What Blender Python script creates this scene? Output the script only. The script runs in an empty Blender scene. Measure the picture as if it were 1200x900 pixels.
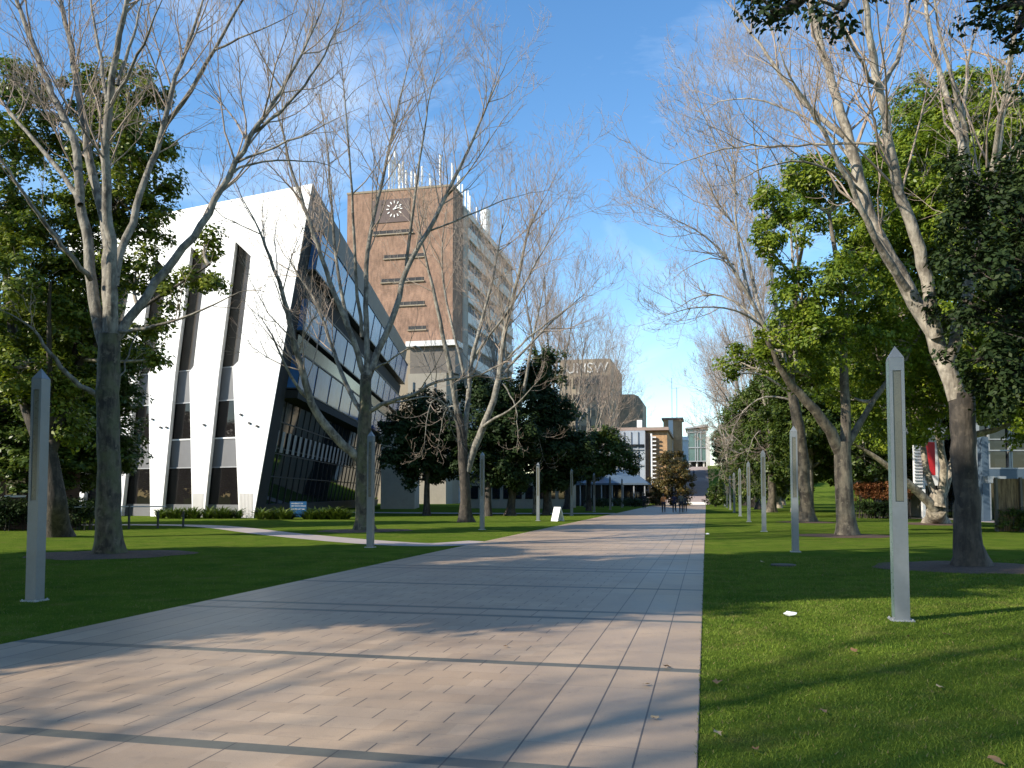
import bpy, bmesh, math, random
import numpy as np
from mathutils import Vector

SC = bpy.context.scene
COL = SC.collection
R = math.radians
PI = math.pi

# ------------------------------------------------------------------ camera geometry
CAM_H, YAW, PITCH, FPX = 1.65, R(12.8), R(3.0), 1000.0
PPV = 579 - FPX * math.tan(PITCH)
CA, SA = math.cos(YAW), math.sin(YAW)
CP, SP = math.cos(PITCH), math.sin(PITCH)

def W(X, Z, h=0.0):
    """point X metres to the right and Z metres ahead of the viewer, in world axes (y runs along the walk)"""
    return np.array((X * CA - Z * SA, X * SA + Z * CA, h))

def P(u, v, Z):
    """point seen in direction (u, v) of the photograph at Z metres ahead"""
    dx, dy = (u - 600) / FPX, (PPV - v) / FPX
    t = Z / (CP - SP * dy)
    return W(dx * t, Z, CAM_H + t * (SP + CP * dy))

def G(u, v):
    dx, dy = (u - 600) / FPX, (PPV - v) / FPX
    t = -CAM_H / (SP + CP * dy)
    return W(dx * t, t * (CP - SP * dy), 0.0)

# ------------------------------------------------------------------ objects
def tag(o, label=None, cat=None, group=None, kind=None):
    if label: o['label'] = label
    if cat: o['category'] = cat
    if group: o['group'] = group
    if kind: o['kind'] = kind
    return o

def thing(name, label, cat, loc, rz=0.0, group=None):
    o = bpy.data.objects.new(name, None)
    o.empty_display_size = 0.3
    COL.objects.link(o)
    o.location = tuple(float(c) for c in loc)
    o.rotation_euler = (0, 0, rz)
    return tag(o, label, cat, group)

def link(name, me, mat=None, parent=None):
    o = bpy.data.objects.new(name, me)
    COL.objects.link(o)
    if mat is not None and len(me.materials) == 0:
        me.materials.append(mat)
    if parent is not None:
        o.parent = parent
    return o

def copy_tree(o, parent=None, loc=None, rz=None, scale=None, label=None, group=None):
    c = o.copy()
    COL.objects.link(c)
    c.parent = parent
    if loc is not None: c.location = tuple(float(x) for x in loc)
    if rz is not None: c.rotation_euler = (0, 0, rz)
    if scale is not None: c.scale = scale if hasattr(scale, '__len__') else (scale,) * 3
    if label: c['label'] = label
    if group: c['group'] = group
    for ch in o.children:
        copy_tree(ch, c)
    return c

def np_mesh(name, V, F, smooth=False):
    """V (n,3), F (m,k) with k equal for all faces"""
    V = np.asarray(V, np.float32); F = np.asarray(F, np.int32)
    k = F.shape[1]
    me = bpy.data.meshes.new(name)
    me.vertices.add(len(V)); me.vertices.foreach_set('co', V.ravel())
    me.loops.add(F.size); me.loops.foreach_set('vertex_index', F.ravel())
    me.polygons.add(len(F)); me.polygons.foreach_set('loop_start', np.arange(0, F.size, k, dtype=np.int32))
    if smooth:
        me.polygons.foreach_set('use_smooth', np.ones(len(F), bool))
    me.update(calc_edges=True)
    return me

class MB:
    """collects plain solids and makes ONE mesh of them; o is subtracted from every point"""
    def __init__(s, o=(0, 0, 0)):
        s.v, s.f, s.o = [], [], np.array(o, float)
    def add(s, vs, fs):
        b = len(s.v)
        s.v += [tuple(np.asarray(v, float) - s.o) for v in vs]
        s.f += [tuple(b + i for i in f) for f in fs]
        return s
    def hexa(s, p):
        """eight corners: bottom ring 0-3, top ring 4-7"""
        return s.add(p, [(3, 2, 1, 0), (4, 5, 6, 7), (0, 1, 5, 4), (1, 2, 6, 5), (2, 3, 7, 6), (3, 0, 4, 7)])
    def box(s, x0, x1, y0, y1, z0, z1):
        return s.hexa([(x0, y0, z0), (x1, y0, z0), (x1, y1, z0), (x0, y1, z0), (x0, y0, z1), (x1, y0, z1), (x1, y1, z1), (x0, y1, z1)])
    def prism(s, pts, z0, z1):
        n = len(pts)
        z0s = z0 if hasattr(z0, '__len__') else [z0] * n
        z1s = z1 if hasattr(z1, '__len__') else [z1] * n
        vs = [(p[0], p[1], a) for p, a in zip(pts, z0s)] + [(p[0], p[1], b) for p, b in zip(pts, z1s)]
        return s.add(vs, [tuple(range(n))[::-1], tuple(range(n, 2 * n))] + [(i, (i + 1) % n, n + (i + 1) % n, n + i) for i in range(n)])
    def slab(s, ring, off):
        """any flat ring of points thickened by the vector off"""
        n = len(ring); off = np.asarray(off, float)
        a = [np.asarray(p, float) for p in ring]
        return s.add(a + [p + off for p in a], [tuple(range(n)), tuple(range(n, 2 * n))[::-1]] + [(i, n + i, n + (i + 1) % n, (i + 1) % n) for i in range(n)])
    def cyl(s, c, r, z0, z1, n=12, r1=None):
        r1 = r if r1 is None else r1
        vs = [(c[0] + r * math.cos(2 * PI * i / n), c[1] + r * math.sin(2 * PI * i / n), z0) for i in range(n)]
        vs += [(c[0] + r1 * math.cos(2 * PI * i / n), c[1] + r1 * math.sin(2 * PI * i / n), z1) for i in range(n)]
        return s.add(vs, [tuple(range(n))[::-1], tuple(range(n, 2 * n))] + [(i, (i + 1) % n, n + (i + 1) % n, n + i) for i in range(n)])
    def mesh(s, name, bevel=0.0):
        me = bpy.data.meshes.new(name)
        me.from_pydata(s.v, [], s.f)
        bm = bmesh.new(); bm.from_mesh(me)
        bmesh.ops.recalc_face_normals(bm, faces=bm.faces)
        if bevel:
            bmesh.ops.bevel(bm, geom=bm.edges[:], offset=bevel, segments=2, affect='EDGES', clamp_overlap=True)
        bm.to_mesh(me); bm.free()
        me.update()
        return me
    def build(s, name, mat, parent=None, bevel=0.0):
        return link(name, s.mesh(name, bevel), mat, parent)

class Tubes:
    """tapering branches, built together with numpy"""
    def __init__(s): s.g = {}
    def add(s, pts, rad, sides):
        s.g.setdefault((len(pts), sides), []).append((pts, rad))
    def mesh(s, name, origin):
        Vs, Fs, base = [], [], 0
        for (n, k), L in s.g.items():
            Pp = np.array([a for a, _ in L], float) - np.asarray(origin, float)
            Rr = np.array([b for _, b in L], float)
            B = len(L)
            T = np.gradient(Pp, axis=1)
            T /= np.linalg.norm(T, axis=2, keepdims=True) + 1e-9
            D = Pp[:, -1] - Pp[:, 0]
            D /= np.linalg.norm(D, axis=1, keepdims=True) + 1e-9
            ref = np.where(np.abs(D[:, 2:3]) > 0.8, np.array([[1., 0.13, 0]]), np.array([[0.1, 0, 1.]]))
            A = np.cross(T, ref[:, None, :]); A /= np.linalg.norm(A, axis=2, keepdims=True) + 1e-9
            Bv = np.cross(T, A)
            th = np.arange(k) * 2 * PI / k
            ring = Pp[:, :, None, :] + Rr[:, :, None, None] * (np.cos(th)[None, None, :, None] * A[:, :, None, :] + np.sin(th)[None, None, :, None] * Bv[:, :, None, :])
            Vs.append(ring.reshape(-1, 3))
            i, j = np.meshgrid(np.arange(n - 1), np.arange(k), indexing='ij')
            q = np.stack([i * k + j, i * k + (j + 1) % k, (i + 1) * k + (j + 1) % k, (i + 1) * k + j], -1).reshape(-1, 4)
            Fs.append((q[None] + (np.arange(B) * n * k)[:, None, None]).reshape(-1, 4) + base)
            base += B * n * k
        return np_mesh(name, np.concatenate(Vs), np.concatenate(Fs), True)

# ------------------------------------------------------------------ node helpers
class NT:
    def __init__(s, name):
        s.m = bpy.data.materials.new(name); s.m.use_nodes = True
        s.t = s.m.node_tree; s.n = s.t.nodes; s.l = s.t.links
        s.b = s.n['Principled BSDF']; s.out = s.n['Material Output']
    def node(s, typ, **kw):
        n = s.n.new(typ)
        for k, v in kw.items(): setattr(n, k, v)
        return n
    def put(s, sock, val):
        if hasattr(val, 'is_output'): s.l.new(val, sock)
        elif isinstance(val, (int, float)) and hasattr(sock.default_value, '__len__'): sock.default_value = [val] * len(sock.default_value)
        elif hasattr(val, '__len__') and len(val) == 3 and len(sock.default_value) == 4: sock.default_value = (*val, 1)
        else: sock.default_value = val
    def m_(s, op, a, b=0.0, c=None):
        n = s.node('ShaderNodeMath', operation=op)
        s.put(n.inputs[0], a); s.put(n.inputs[1], b)
        if c is not None: s.put(n.inputs[2], c)
        return n.outputs[0]
    def mix(s, f, a, b, blend='MIX'):
        n = s.node('ShaderNodeMix', data_type='RGBA', blend_type=blend)
        s.put(n.inputs[0], f); s.put(n.inputs[6], a); s.put(n.inputs[7], b)
        return n.outputs[2]
    def pos(s):
        return s.node('ShaderNodeNewGeometry').outputs['Position']
    def obj(s):
        return s.node('ShaderNodeTexCoord').outputs['Object']
    def noise(s, scale, detail=3, vec=None, rough=0.55):
        n = s.node('ShaderNodeTexNoise')
        n.inputs['Scale'].default_value = scale; n.inputs['Detail'].default_value = detail; n.inputs['Roughness'].default_value = rough
        s.l.new(vec if vec is not None else s.obj(), n.inputs['Vector'])
        return n.outputs['Fac']
    def mapr(s, v, a, b, c=0.0, d=1.0):
        n = s.node('ShaderNodeMapRange'); n.clamp = True
        s.put(n.inputs[0], v); s.put(n.inputs[1], a); s.put(n.inputs[2], b); s.put(n.inputs[3], c); s.put(n.inputs[4], d)
        return n.outputs[0]
    def bump(s, h, strength=0.3, dist=0.02):
        n = s.node('ShaderNodeBump'); n.inputs['Strength'].default_value = strength; n.inputs['Distance'].default_value = dist
        s.l.new(h, n.inputs['Height']); s.l.new(n.outputs[0], s.b.inputs['Normal'])
    def col(s, c): s.put(s.b.inputs['Base Color'], c)
    def rough(s, r): s.put(s.b.inputs['Roughness'], r)
    def sep(s, v):
        n = s.node('ShaderNodeSeparateXYZ'); s.l.new(v, n.inputs[0]); return n.outputs
    def scaled(s, v, sc):
        n = s.node('ShaderNodeMapping'); n.inputs['Scale'].default_value = sc; s.l.new(v, n.inputs[0]); return n.outputs[0]

def mat_plain(name, c, rough=0.6, var=0.18, scale=1.5, metal=0.0, bump=0.0):
    t = NT(name)
    f = t.noise(scale, 5, t.pos())
    f2 = t.noise(scale * 9, 3, t.pos())
    a = tuple(x * (1 - var) for x in c); b = tuple(min(1, x * (1 + var)) for x in c)
    k = t.m_('ADD', t.m_('MULTIPLY', f, 0.65), t.m_('MULTIPLY', f2, 0.35))
    t.col(t.mix(t.mapr(k, 0.3, 0.7), a, b))
    t.rough(t.mapr(f2, 0.3, 0.7, max(0.02, rough - 0.06), min(1, rough + 0.06)))
    t.b.inputs['Metallic'].default_value = metal
    if bump: t.bump(f2, bump, 0.02)
    return t.m

def mat_bark(name, light, dark, sc=1.0, moss=0.0):
    t = NT(name)
    v = t.scaled(t.pos(), (6 * sc, 6 * sc, 1.6 * sc))
    f = t.noise(1.0, 6, v, 0.65)
    g = t.noise(2.1 * sc, 4, t.pos())
    w = t.node('ShaderNodeTexVoronoi'); w.inputs['Scale'].default_value = 2.4; t.l.new(v, w.inputs['Vector'])
    k = t.m_('ADD', t.m_('MULTIPLY', f, 0.6), t.m_('MULTIPLY', g, 0.4))
    c = t.mix(t.mapr(k, 0.42, 0.58), dark, light)
    li = t.noise(5.5 * sc, 4, t.pos(), 0.6)
    c = t.mix(t.m_('MULTIPLY', t.mapr(li, 0.56, 0.64), 0.55), c, tuple(min(.6, x * 1.35) for x in light))
    c = t.mix(t.m_('MULTIPLY', t.mapr(li, 0.44, 0.36), 0.5), c, dark)
    c = t.mix(t.mapr(w.outputs['Distance'], 0.0, 0.12, 0.35, 0.0), c, tuple(x * 0.45 for x in dark))
    if moss:
        c = t.mix(t.m_('MULTIPLY', t.mapr(g, 0.45, 0.62), moss), c, (0.07, 0.085, 0.03))
    t.col(c); t.rough(0.85)
    t.bump(t.m_('ADD', f, t.m_('MULTIPLY', w.outputs['Distance'], 0.5)), 0.6, 0.03)
    return t.m

def mat_leaf(name, c1, c2, c3, trans=0.3, rough=0.42, spec=0.3):
    t = NT(name)
    g = t.node('ShaderNodeNewGeometry')
    r = g.outputs['Random Per Island']
    n = t.noise(0.55, 3, t.pos())
    k = t.m_('ADD', t.m_('MULTIPLY', r, 0.65), t.m_('MULTIPLY', t.mapr(n, 0.3, 0.7), 0.45))
    c = t.mix(t.mapr(k, 0.1, 0.55), c1, c2)
    c = t.mix(t.mapr(k, 0.6, 1.0), c, c3)
    t.col(c); t.rough(rough)
    t.b.inputs['Specular IOR Level'].default_value = spec
    tr = t.node('ShaderNodeBsdfTranslucent'); t.l.new(t.mix(0.5, c, t.mix(1.0, c, (1.1, 1.25, 0.4), 'MULTIPLY')), tr.inputs['Color'])
    mx = t.node('ShaderNodeMixShader'); mx.inputs[0].default_value = trans
    t.l.new(t.b.outputs[0], mx.inputs[1]); t.l.new(tr.outputs[0], mx.inputs[2]); t.l.new(mx.outputs[0], t.out.inputs[0])
    return t.m

def mat_glass(name, c=(0.012, 0.016, 0.02), rough=0.04, spec=0.9, wob=0.03):
    t = NT(name)
    t.col(t.mix(t.noise(0.7, 2, t.pos()), tuple(x * 0.6 for x in c), tuple(x * 1.5 for x in c)))
    t.rough(rough); t.b.inputs['Specular IOR Level'].default_value = spec
    t.b.inputs['IOR'].default_value = 1.6
    t.bump(t.noise(0.9, 2, t.pos()), wob, 0.05)
    return t.m

def mat_brick(name, c1, c2, mortar, w=0.24, h=0.086, var=0.25):
    t = NT(name)
    p = t.sep(t.pos())
    # runs round corners: u = x + y
    cmb = t.node('ShaderNodeCombineXYZ')
    t.l.new(t.m_('ADD', p[0], p[1]), cmb.inputs[0]); t.l.new(p[2], cmb.inputs[1])
    b = t.node('ShaderNodeTexBrick'); t.l.new(cmb.outputs[0], b.inputs['Vector'])
    b.inputs['Scale'].default_value = 1.0; b.inputs['Brick Width'].default_value = w; b.inputs['Row Height'].default_value = h
    b.inputs['Mortar Size'].default_value = 0.008; b.inputs['Color1'].default_value = (*c1, 1); b.inputs['Color2'].default_value = (*c2, 1); b.inputs['Mortar'].default_value = (*mortar, 1)
    n = t.noise(0.35, 6, t.pos(), 0.65); n2 = t.noise(2.5, 4, t.scaled(t.pos(), (1, 1, 0.3)))
    c = t.mix(1.0, b.outputs['Color'], t.mix(t.mapr(t.m_('ADD', t.m_('MULTIPLY', n, .5), t.m_('MULTIPLY', n2, .5)), 0.35, 0.65), (1 - var,) * 3, (1 + var,) * 3), 'MULTIPLY')
    t.col(c); t.rough(0.88); t.bump(b.outputs['Fac'], 0.25, 0.01)
    return t.m

M = {}
M['bark'] = mat_bark('pale_bark', (0.36, 0.32, 0.255), (0.13, 0.11, 0.085))
M['bark_grey'] = mat_bark('grey_bark', (0.27, 0.25, 0.205), (0.085, 0.075, 0.06))
M['bark_moss_shade'] = mat_bark('mossy_shade_bark', (0.135, 0.117, 0.085), (0.032, 0.027, 0.02), 1.0, 0.6)  # moss patches over bark tones lowered for the shaded trunks
M['bark_dark_shade'] = mat_bark('dark_shade_bark', (0.07, 0.057, 0.044), (0.022, 0.018, 0.014))  # near-black bark, the shade on the trunks put into its colour
M['bark_fig'] = mat_bark('fig_bark', (0.33, 0.285, 0.22), (0.11, 0.092, 0.07))
M['bark_brown'] = mat_bark('brown_bark', (0.165, 0.138, 0.098), (0.048, 0.038, 0.028))
M['twig'] = mat_plain('twig_bark', (0.32, 0.25, 0.195), 0.85, 0.35, 2.0)
M['leaf'] = mat_leaf('fresh_leaf', (0.06, 0.105, 0.012), (0.155, 0.215, 0.02), (0.29, 0.325, 0.035), 0.38)
M['leaf_mid'] = mat_leaf('mid_leaf', (0.03, 0.055, 0.012), (0.07, 0.11, 0.018), (0.14, 0.17, 0.03), 0.28)
M['leaf_fresh_dark'] = mat_leaf('evergreen_leaf', (0.045, 0.075, 0.011), (0.125, 0.168, 0.018), (0.26, 0.275, 0.035), 0.32)
M['leaf_dark_shade'] = mat_leaf('dark_shade_leaf', (0.012, 0.024, 0.009), (0.024, 0.042, 0.013), (0.045, 0.065, 0.018), 0.15, 0.55, 0.12)  # leaf tones lowered so the colour carries the shade
M['leaf_brown'] = mat_leaf('autumn_leaf', (0.10, 0.06, 0.02), (0.09, 0.085, 0.025), (0.20, 0.11, 0.03), 0.25)
M['leaf_red'] = mat_leaf('red_hedge_leaf', (0.16, 0.05, 0.025), (0.22, 0.09, 0.035), (0.16, 0.12, 0.03), 0.25)
M['leaf_yellow'] = mat_leaf('yellow_leaf', (0.20, 0.15, 0.02), (0.30, 0.23, 0.03), (0.16, 0.17, 0.03), 0.35)
t = NT('white_panel')
_p = t.pos(); _z = t.sep(_p)[2]
_n = t.noise(0.5, 5, t.scaled(_p, (1, 1, .25)))
_c = t.mix(t.mapr(_n, 0.35, 0.65), (0.80, 0.795, 0.78), (0.86, 0.855, 0.845))
_f = t.m_('FRACT', t.m_('DIVIDE', t.m_('ADD', _z, 2.55), 2.75))
_c = t.mix(t.m_('MULTIPLY', t.m_('LESS_THAN', _f, 0.016), 0.4), _c, (0.4, 0.4, 0.4))
t.col(_c); t.rough(0.5); M['white'] = t.m
M['rib_white'] = mat_plain('ribbed_vent_metal', (0.55, 0.54, 0.52), 0.5, 0.06, 2.0)
M['reveal'] = mat_plain('dark_reveal', (0.16, 0.15, 0.15), 0.6, 0.1)
M['dark'] = mat_plain('dark_cladding', (0.022, 0.021, 0.021), 0.9, 0.2)
M['brown_clad'] = mat_plain('brown_cladding', (0.10, 0.085, 0.07), 0.6, 0.25, 0.6)
M['greypanel'] = mat_plain('grey_spandrel', (0.135, 0.138, 0.145), 0.5, 0.08, 0.8)
M['glass'] = mat_glass('dark_glass', spec=0.5)
M['glass_slit'] = mat_glass('slit_glass', (0.012, 0.011, 0.011), 0.015, 0.3, 0.06)
M['glass_sky_tint'] = mat_glass('sky_tint_glass', (0.05, 0.14, 0.34), 0.2, 0.2, 0.02)  # reflected sky put into the base colour as blue
M['glass_brown'] = mat_glass('bronze_glass', (0.05, 0.042, 0.034), 0.15, 0.25, 0.05)
M['metal_facade'] = mat_plain('blue_grey_facade', (0.33, 0.37, 0.42), 0.5, 0.1, 0.5)
M['glass_green'] = mat_glass('green_glass', (0.05, 0.10, 0.095), 0.1, 0.7)
M['brick'] = mat_brick('tower_brick', (0.265, 0.152, 0.10), (0.20, 0.113, 0.077), (0.28, 0.21, 0.16), var=0.4)
M['brick_tan'] = mat_brick('tan_brick', (0.42, 0.25, 0.115), (0.34, 0.19, 0.085), (0.36, 0.28, 0.2))
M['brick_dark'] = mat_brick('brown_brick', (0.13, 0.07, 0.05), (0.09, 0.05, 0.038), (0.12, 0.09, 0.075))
M['conc'] = mat_plain('pale_concrete', (0.46, 0.44, 0.40), 0.8, 0.12, 0.5, bump=0.1)
M['conc_beige'] = mat_plain('beige_concrete', (0.36, 0.32, 0.245), 0.8, 0.15, 0.35, bump=0.1)
M['conc_white'] = mat_plain('white_concrete', (0.62, 0.62, 0.61), 0.75, 0.1, 0.5)
M['conc_brown'] = mat_plain('brown_concrete', (0.27, 0.225, 0.165), 0.85, 0.15, 0.25)
M['steel'] = mat_plain('brushed_steel', (0.17, 0.187, 0.197), 0.36, 0.12, 2.2, metal=0.15)
M['panel'] = mat_plain('lamp_diffuser', (0.11, 0.11, 0.085), 0.3, 0.1, 2.0)
M['metal_grey'] = mat_plain('grey_metal', (0.35, 0.36, 0.37), 0.45, 0.1, 1.0, metal=0.3)
M['metal_dark'] = mat_plain('dark_metal', (0.03, 0.03, 0.032), 0.5, 0.15)
M['paint_white'] = mat_plain('white_paint', (0.78, 0.78, 0.76), 0.5, 0.05)
M['red'] = mat_plain('red_banner', (0.55, 0.02, 0.025), 0.6, 0.08)
M['blue_sign'] = mat_plain('blue_sign_paint', (0.012, 0.085, 0.21), 0.4, 0.06)
M['mulch'] = mat_plain('bark_mulch', (0.085, 0.048, 0.03), 0.95, 0.5, 9.0, bump=0.8)
M['terracotta'] = mat_plain('roof_fascia', (0.30, 0.22, 0.18), 0.7, 0.1)
M['blue_roof'] = mat_plain('blue_grey_roof', (0.075, 0.11, 0.15), 0.5, 0.12)
M['stair'] = mat_plain('stair_paving', (0.30, 0.25, 0.24), 0.75, 0.12, 0.6)
M['footpath'] = mat_plain('footpath_concrete', (0.33, 0.275, 0.25), 0.75, 0.12, 0.8, bump=0.1)
M['slate'] = mat_plain('clock_panel_slate', (0.075, 0.045, 0.04), 0.6, 0.12)
# ------------------------------------------------------------------ camera, sun, sky
cam = bpy.data.cameras.new('camera'); camo = bpy.data.objects.new('camera', cam); COL.objects.link(camo)
camo.location = (0, 0, CAM_H); camo.rotation_euler = (R(90) + PITCH, 0, YAW)
cam.sensor_width = 36; cam.lens = 36 * FPX / 1200
cam.shift_y = (PPV - 450) / 1200
cam.clip_end = 4000; cam.clip_start = 0.1
SC.camera = camo

SUN_EL = R(31)
SUN_H = Vector((-0.775, -0.632)).normalized()
sl = bpy.data.lights.new('sun', 'SUN'); slo = bpy.data.objects.new('sun', sl); COL.objects.link(slo)
sl.energy = 4.7; sl.angle = R(0.53); sl.color = (1.0, 0.91, 0.77)
sdir = Vector((SUN_H.x * math.cos(SUN_EL), SUN_H.y * math.cos(SUN_EL), math.sin(SUN_EL)))
slo.rotation_euler = sdir.to_track_quat('Z', 'Y').to_euler()
slo.location = (-30, -25, 40)

wd = bpy.data.worlds.new('World'); SC.world = wd; wd.use_nodes = True
nt = wd.node_tree; bg = nt.nodes['Background']
sky = nt.nodes.new('ShaderNodeTexSky'); sky.sky_type = 'NISHITA'; sky.sun_disc = False
sky.sun_elevation = SUN_EL; sky.sun_rotation = math.atan2(SUN_H.x, SUN_H.y)
sky.altitude = 0; sky.air_density = 1.0; sky.dust_density = 0.1; sky.ozone_density = 1.5
tc = nt.nodes.new('ShaderNodeTexCoord')
mp = nt.nodes.new('ShaderNodeMapping'); mp.inputs['Rotation'].default_value = (0.3, 0.2, 0.9); mp.inputs['Scale'].default_value = (1.0, 2.6, 3.2)
nt.links.new(tc.outputs['Generated'], mp.inputs[0])
n1 = nt.nodes.new('ShaderNodeTexNoise'); n1.inputs['Scale'].default_value = 1.7; n1.inputs['Detail'].default_value = 7; n1.inputs['Roughness'].default_value = 0.6
n1.inputs['Distortion'].default_value = 0.6
nt.links.new(mp.outputs[0], n1.inputs['Vector'])
mr = nt.nodes.new('ShaderNodeMapRange'); mr.inputs[1].default_value = 0.52; mr.inputs[2].default_value = 0.85; mr.inputs[3].default_value = 0; mr.inputs[4].default_value = 0.36
nt.links.new(n1.outputs['Fac'], mr.inputs[0])
mx = nt.nodes.new('ShaderNodeMix'); mx.data_type = 'RGBA'
nt.links.new(mr.outputs[0], mx.inputs[0])
hs = nt.nodes.new('ShaderNodeHueSaturation'); hs.inputs['Saturation'].default_value = 1.24; hs.inputs['Value'].default_value = 1.0
nt.links.new(sky.outputs[0], hs.inputs['Color'])
nt.links.new(hs.outputs[0], mx.inputs[6]); mx.inputs[7].default_value = (7.5, 8.0, 8.6, 1)
nt.links.new(mx.outputs[2], bg.inputs[0]); bg.inputs[1].default_value = 0.15

vs = SC.view_settings
vs.view_transform = 'Standard'; vs.look = 'None'; vs.exposure = 0.74; vs.gamma = 1; vs.use_curve_mapping = False
SC.render.film_transparent = False
SC.cycles.use_denoising = True
SC.cycles.max_bounces = 6; SC.cycles.transparent_max_bounces = 6; SC.cycles.glossy_bounces = 3; SC.cycles.diffuse_bounces = 2
SC.cycles.transmission_bounces = 3; SC.cycles.caustics_reflective = False; SC.cycles.caustics_refractive = False

# ------------------------------------------------------------------ ground, paving, paths
PX0, PX1 = -7.55, -0.07          # edges of the paved walk
PY_END = 138.0

t = NT('lawn')
pp = t.pos()
big = t.noise(0.16, 4, pp); mid = t.noise(1.1, 5, pp, 0.6); fine = t.noise(26, 4, pp, 0.7); fin2 = t.noise(95, 2, pp)
c = t.mix(t.mapr(big, 0.35, 0.65), (0.082, 0.136, 0.015), (0.126, 0.172, 0.022))
c = t.mix(t.mapr(mid, 0.42, 0.66), c, (0.062, 0.108, 0.012))
c = t.mix(t.m_('MULTIPLY', t.mapr(fine, 0.4, 0.66), 0.6), c, (0.15, 0.19, 0.035))
c = t.mix(t.m_('MULTIPLY', t.mapr(fin2, 0.46, 0.66), 0.5), c, (0.03, 0.06, 0.008))
c = t.mix(t.m_('MULTIPLY', t.mapr(t.noise(1.3, 6, pp, 0.75), 0.52, 0.66), 0.5), c, (0.16, 0.14, 0.045))
c = t.mix(t.m_('MULTIPLY', t.mapr(t.noise(0.55, 6, pp, 0.7), 0.54, 0.64), 0.5), c, (0.045, 0.10, 0.014))
t.col(c); t.rough(0.9); t.b.inputs['Specular IOR Level'].default_value = 0.0
t.bump(t.m_('ADD', fine, fin2), 0.8, 0.03)
M['lawn'] = t.m

def sheet(name, ring, z, mat):
    me = bpy.data.meshes.new(name)
    me.from_pydata([(p[0], p[1], z) for p in ring], [], [tuple(range(len(ring)))])
    o = link(name, me, mat); tag(o, kind='structure')
    return o

sheet('ground', [(-1500, -300), (1500, -300), (1500, 2500), (-1500, 2500)], 0.0, M['lawn'])

# paving of the walk: long joints, running bond, dark cross bands
t = NT('walk_paving')
pp = t.pos(); x, y, z = t.sep(pp)
def line(v, period, half, shift=0.0):
    """1 where v is within half of a multiple of period"""
    f = t.m_('FRACT', t.m_('DIVIDE', t.m_('ADD', v, shift + 100 * period), period))
    d = t.m_('MULTIPLY', t.m_('MINIMUM', f, t.m_('SUBTRACT', 1.0, f)), period)
    return t.m_('LESS_THAN', d, half)
def between(v, a, b):
    return t.m_('MULTIPLY', t.m_('GREATER_THAN', v, a), t.m_('LESS_THAN', v, b))
JH = 0.0055
ROW, TW = 0.29, 0.5475
row = t.m_('FLOOR', t.m_('DIVIDE', t.m_('ADD', y, 50.0), ROW))
odd = t.m_('MODULO', row, 2.0)
xs = t.m_('ADD', t.m_('ADD', x, 1.59), t.m_('MULTIPLY', odd, TW / 2))
border = t.m_('ADD', between(x, -1.59, 1), between(x, -9, -5.97))
mid_z = t.m_('SUBTRACT', 1.0, border)
yb = t.m_('SUBTRACT', t.m_('MODULO', t.m_('ADD', y, 68.5 - 4.785 + 0.9), 6.85), 0.9)   # 0 at the middle of a band pair
pair = t.m_('ADD', between(yb, -0.415, -0.255), between(yb, 0.255, 0.415))
ybs = t.m_('ADD', yb, 0.0)
single = between(yb, 3.34, 3.50)
band = t.m_('MINIMUM', t.m_('ADD', pair, single), 1.0)
inpair = between(yb, -0.415, 0.415)
notpair = t.m_('SUBTRACT', 1.0, inpair)
j_border = t.m_('MULTIPLY', border, line(x, 0.38, JH * 1.15, 0.07))
j_mid = t.m_('MULTIPLY', t.m_('MULTIPLY', mid_z, notpair), line(xs, TW, JH))
j_row = t.m_('MULTIPLY', t.m_('MULTIPLY', mid_z, notpair), t.m_('MULTIPLY', line(y, ROW, 0.0028, 50.0), 0.35))
j_brow = t.m_('MULTIPLY', t.m_('MULTIPLY', border, notpair), t.m_('MULTIPLY', line(y, 6.85 / 4, 0.003, 1.2), 0.5))
j_pair = t.m_('MULTIPLY', t.m_('MULTIPLY', mid_z, inpair), line(x, 0.73, JH, 1.59))
j_cent = line(x, 100.0, JH * 1.1, 3.78)
joint = t.m_('MINIMUM', t.m_('ADD', t.m_('ADD', j_border, j_mid), t.m_('ADD', t.m_('ADD', j_row, j_brow), t.m_('ADD', j_pair, j_cent))), 1.0)
cell = t.node('ShaderNodeCombineXYZ')
t.l.new(t.m_('FLOOR', t.m_('DIVIDE', t.m_('ADD', xs, 200.0), TW)), cell.inputs[0]); t.l.new(row, cell.inputs[1])
wn = t.node('ShaderNodeTexWhiteNoise'); t.l.new(cell.outputs[0], wn.inputs['Vector'])
bcell = t.node('ShaderNodeCombineXYZ')
t.l.new(t.m_('FLOOR', t.m_('DIVIDE', t.m_('ADD', x, 38.07), 0.38)), bcell.inputs[0]); t.l.new(t.m_('FLOOR', t.m_('DIVIDE', t.m_('ADD', y, 1.2), 6.85 / 4)), bcell.inputs[1])
wb = t.node('ShaderNodeTexWhiteNoise'); t.l.new(bcell.outputs[0], wb.inputs['Vector'])
tv = t.m_('ADD', t.m_('MULTIPLY', wn.outputs[0], mid_z), t.m_('MULTIPLY', wb.outputs[0], border))
c = t.mix(tv, (0.365, 0.262, 0.172), (0.42, 0.308, 0.208))
st = t.noise(0.45, 6, pp, 0.6)
c = t.mix(1.0, c, t.mix(t.mapr(st, 0.35, 0.65), (0.80, 0.79, 0.80), (1.08, 1.07, 1.05)), 'MULTIPLY')
gr = t.noise(150, 2, pp, 0.8)
c = t.mix(1.0, c, t.mix(t.mapr(gr, 0.35, 0.65), (0.86, 0.86, 0.86), (1.12, 1.12, 1.12)), 'MULTIPLY')
blot = t.noise(5.0, 3, pp, 0.5)
c = t.mix(t.m_('MULTIPLY', t.mapr(blot, 0.62, 0.74), 0.3), c, (0.16, 0.12, 0.095))
spk = t.noise(38, 2, pp, 0.5)
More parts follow.
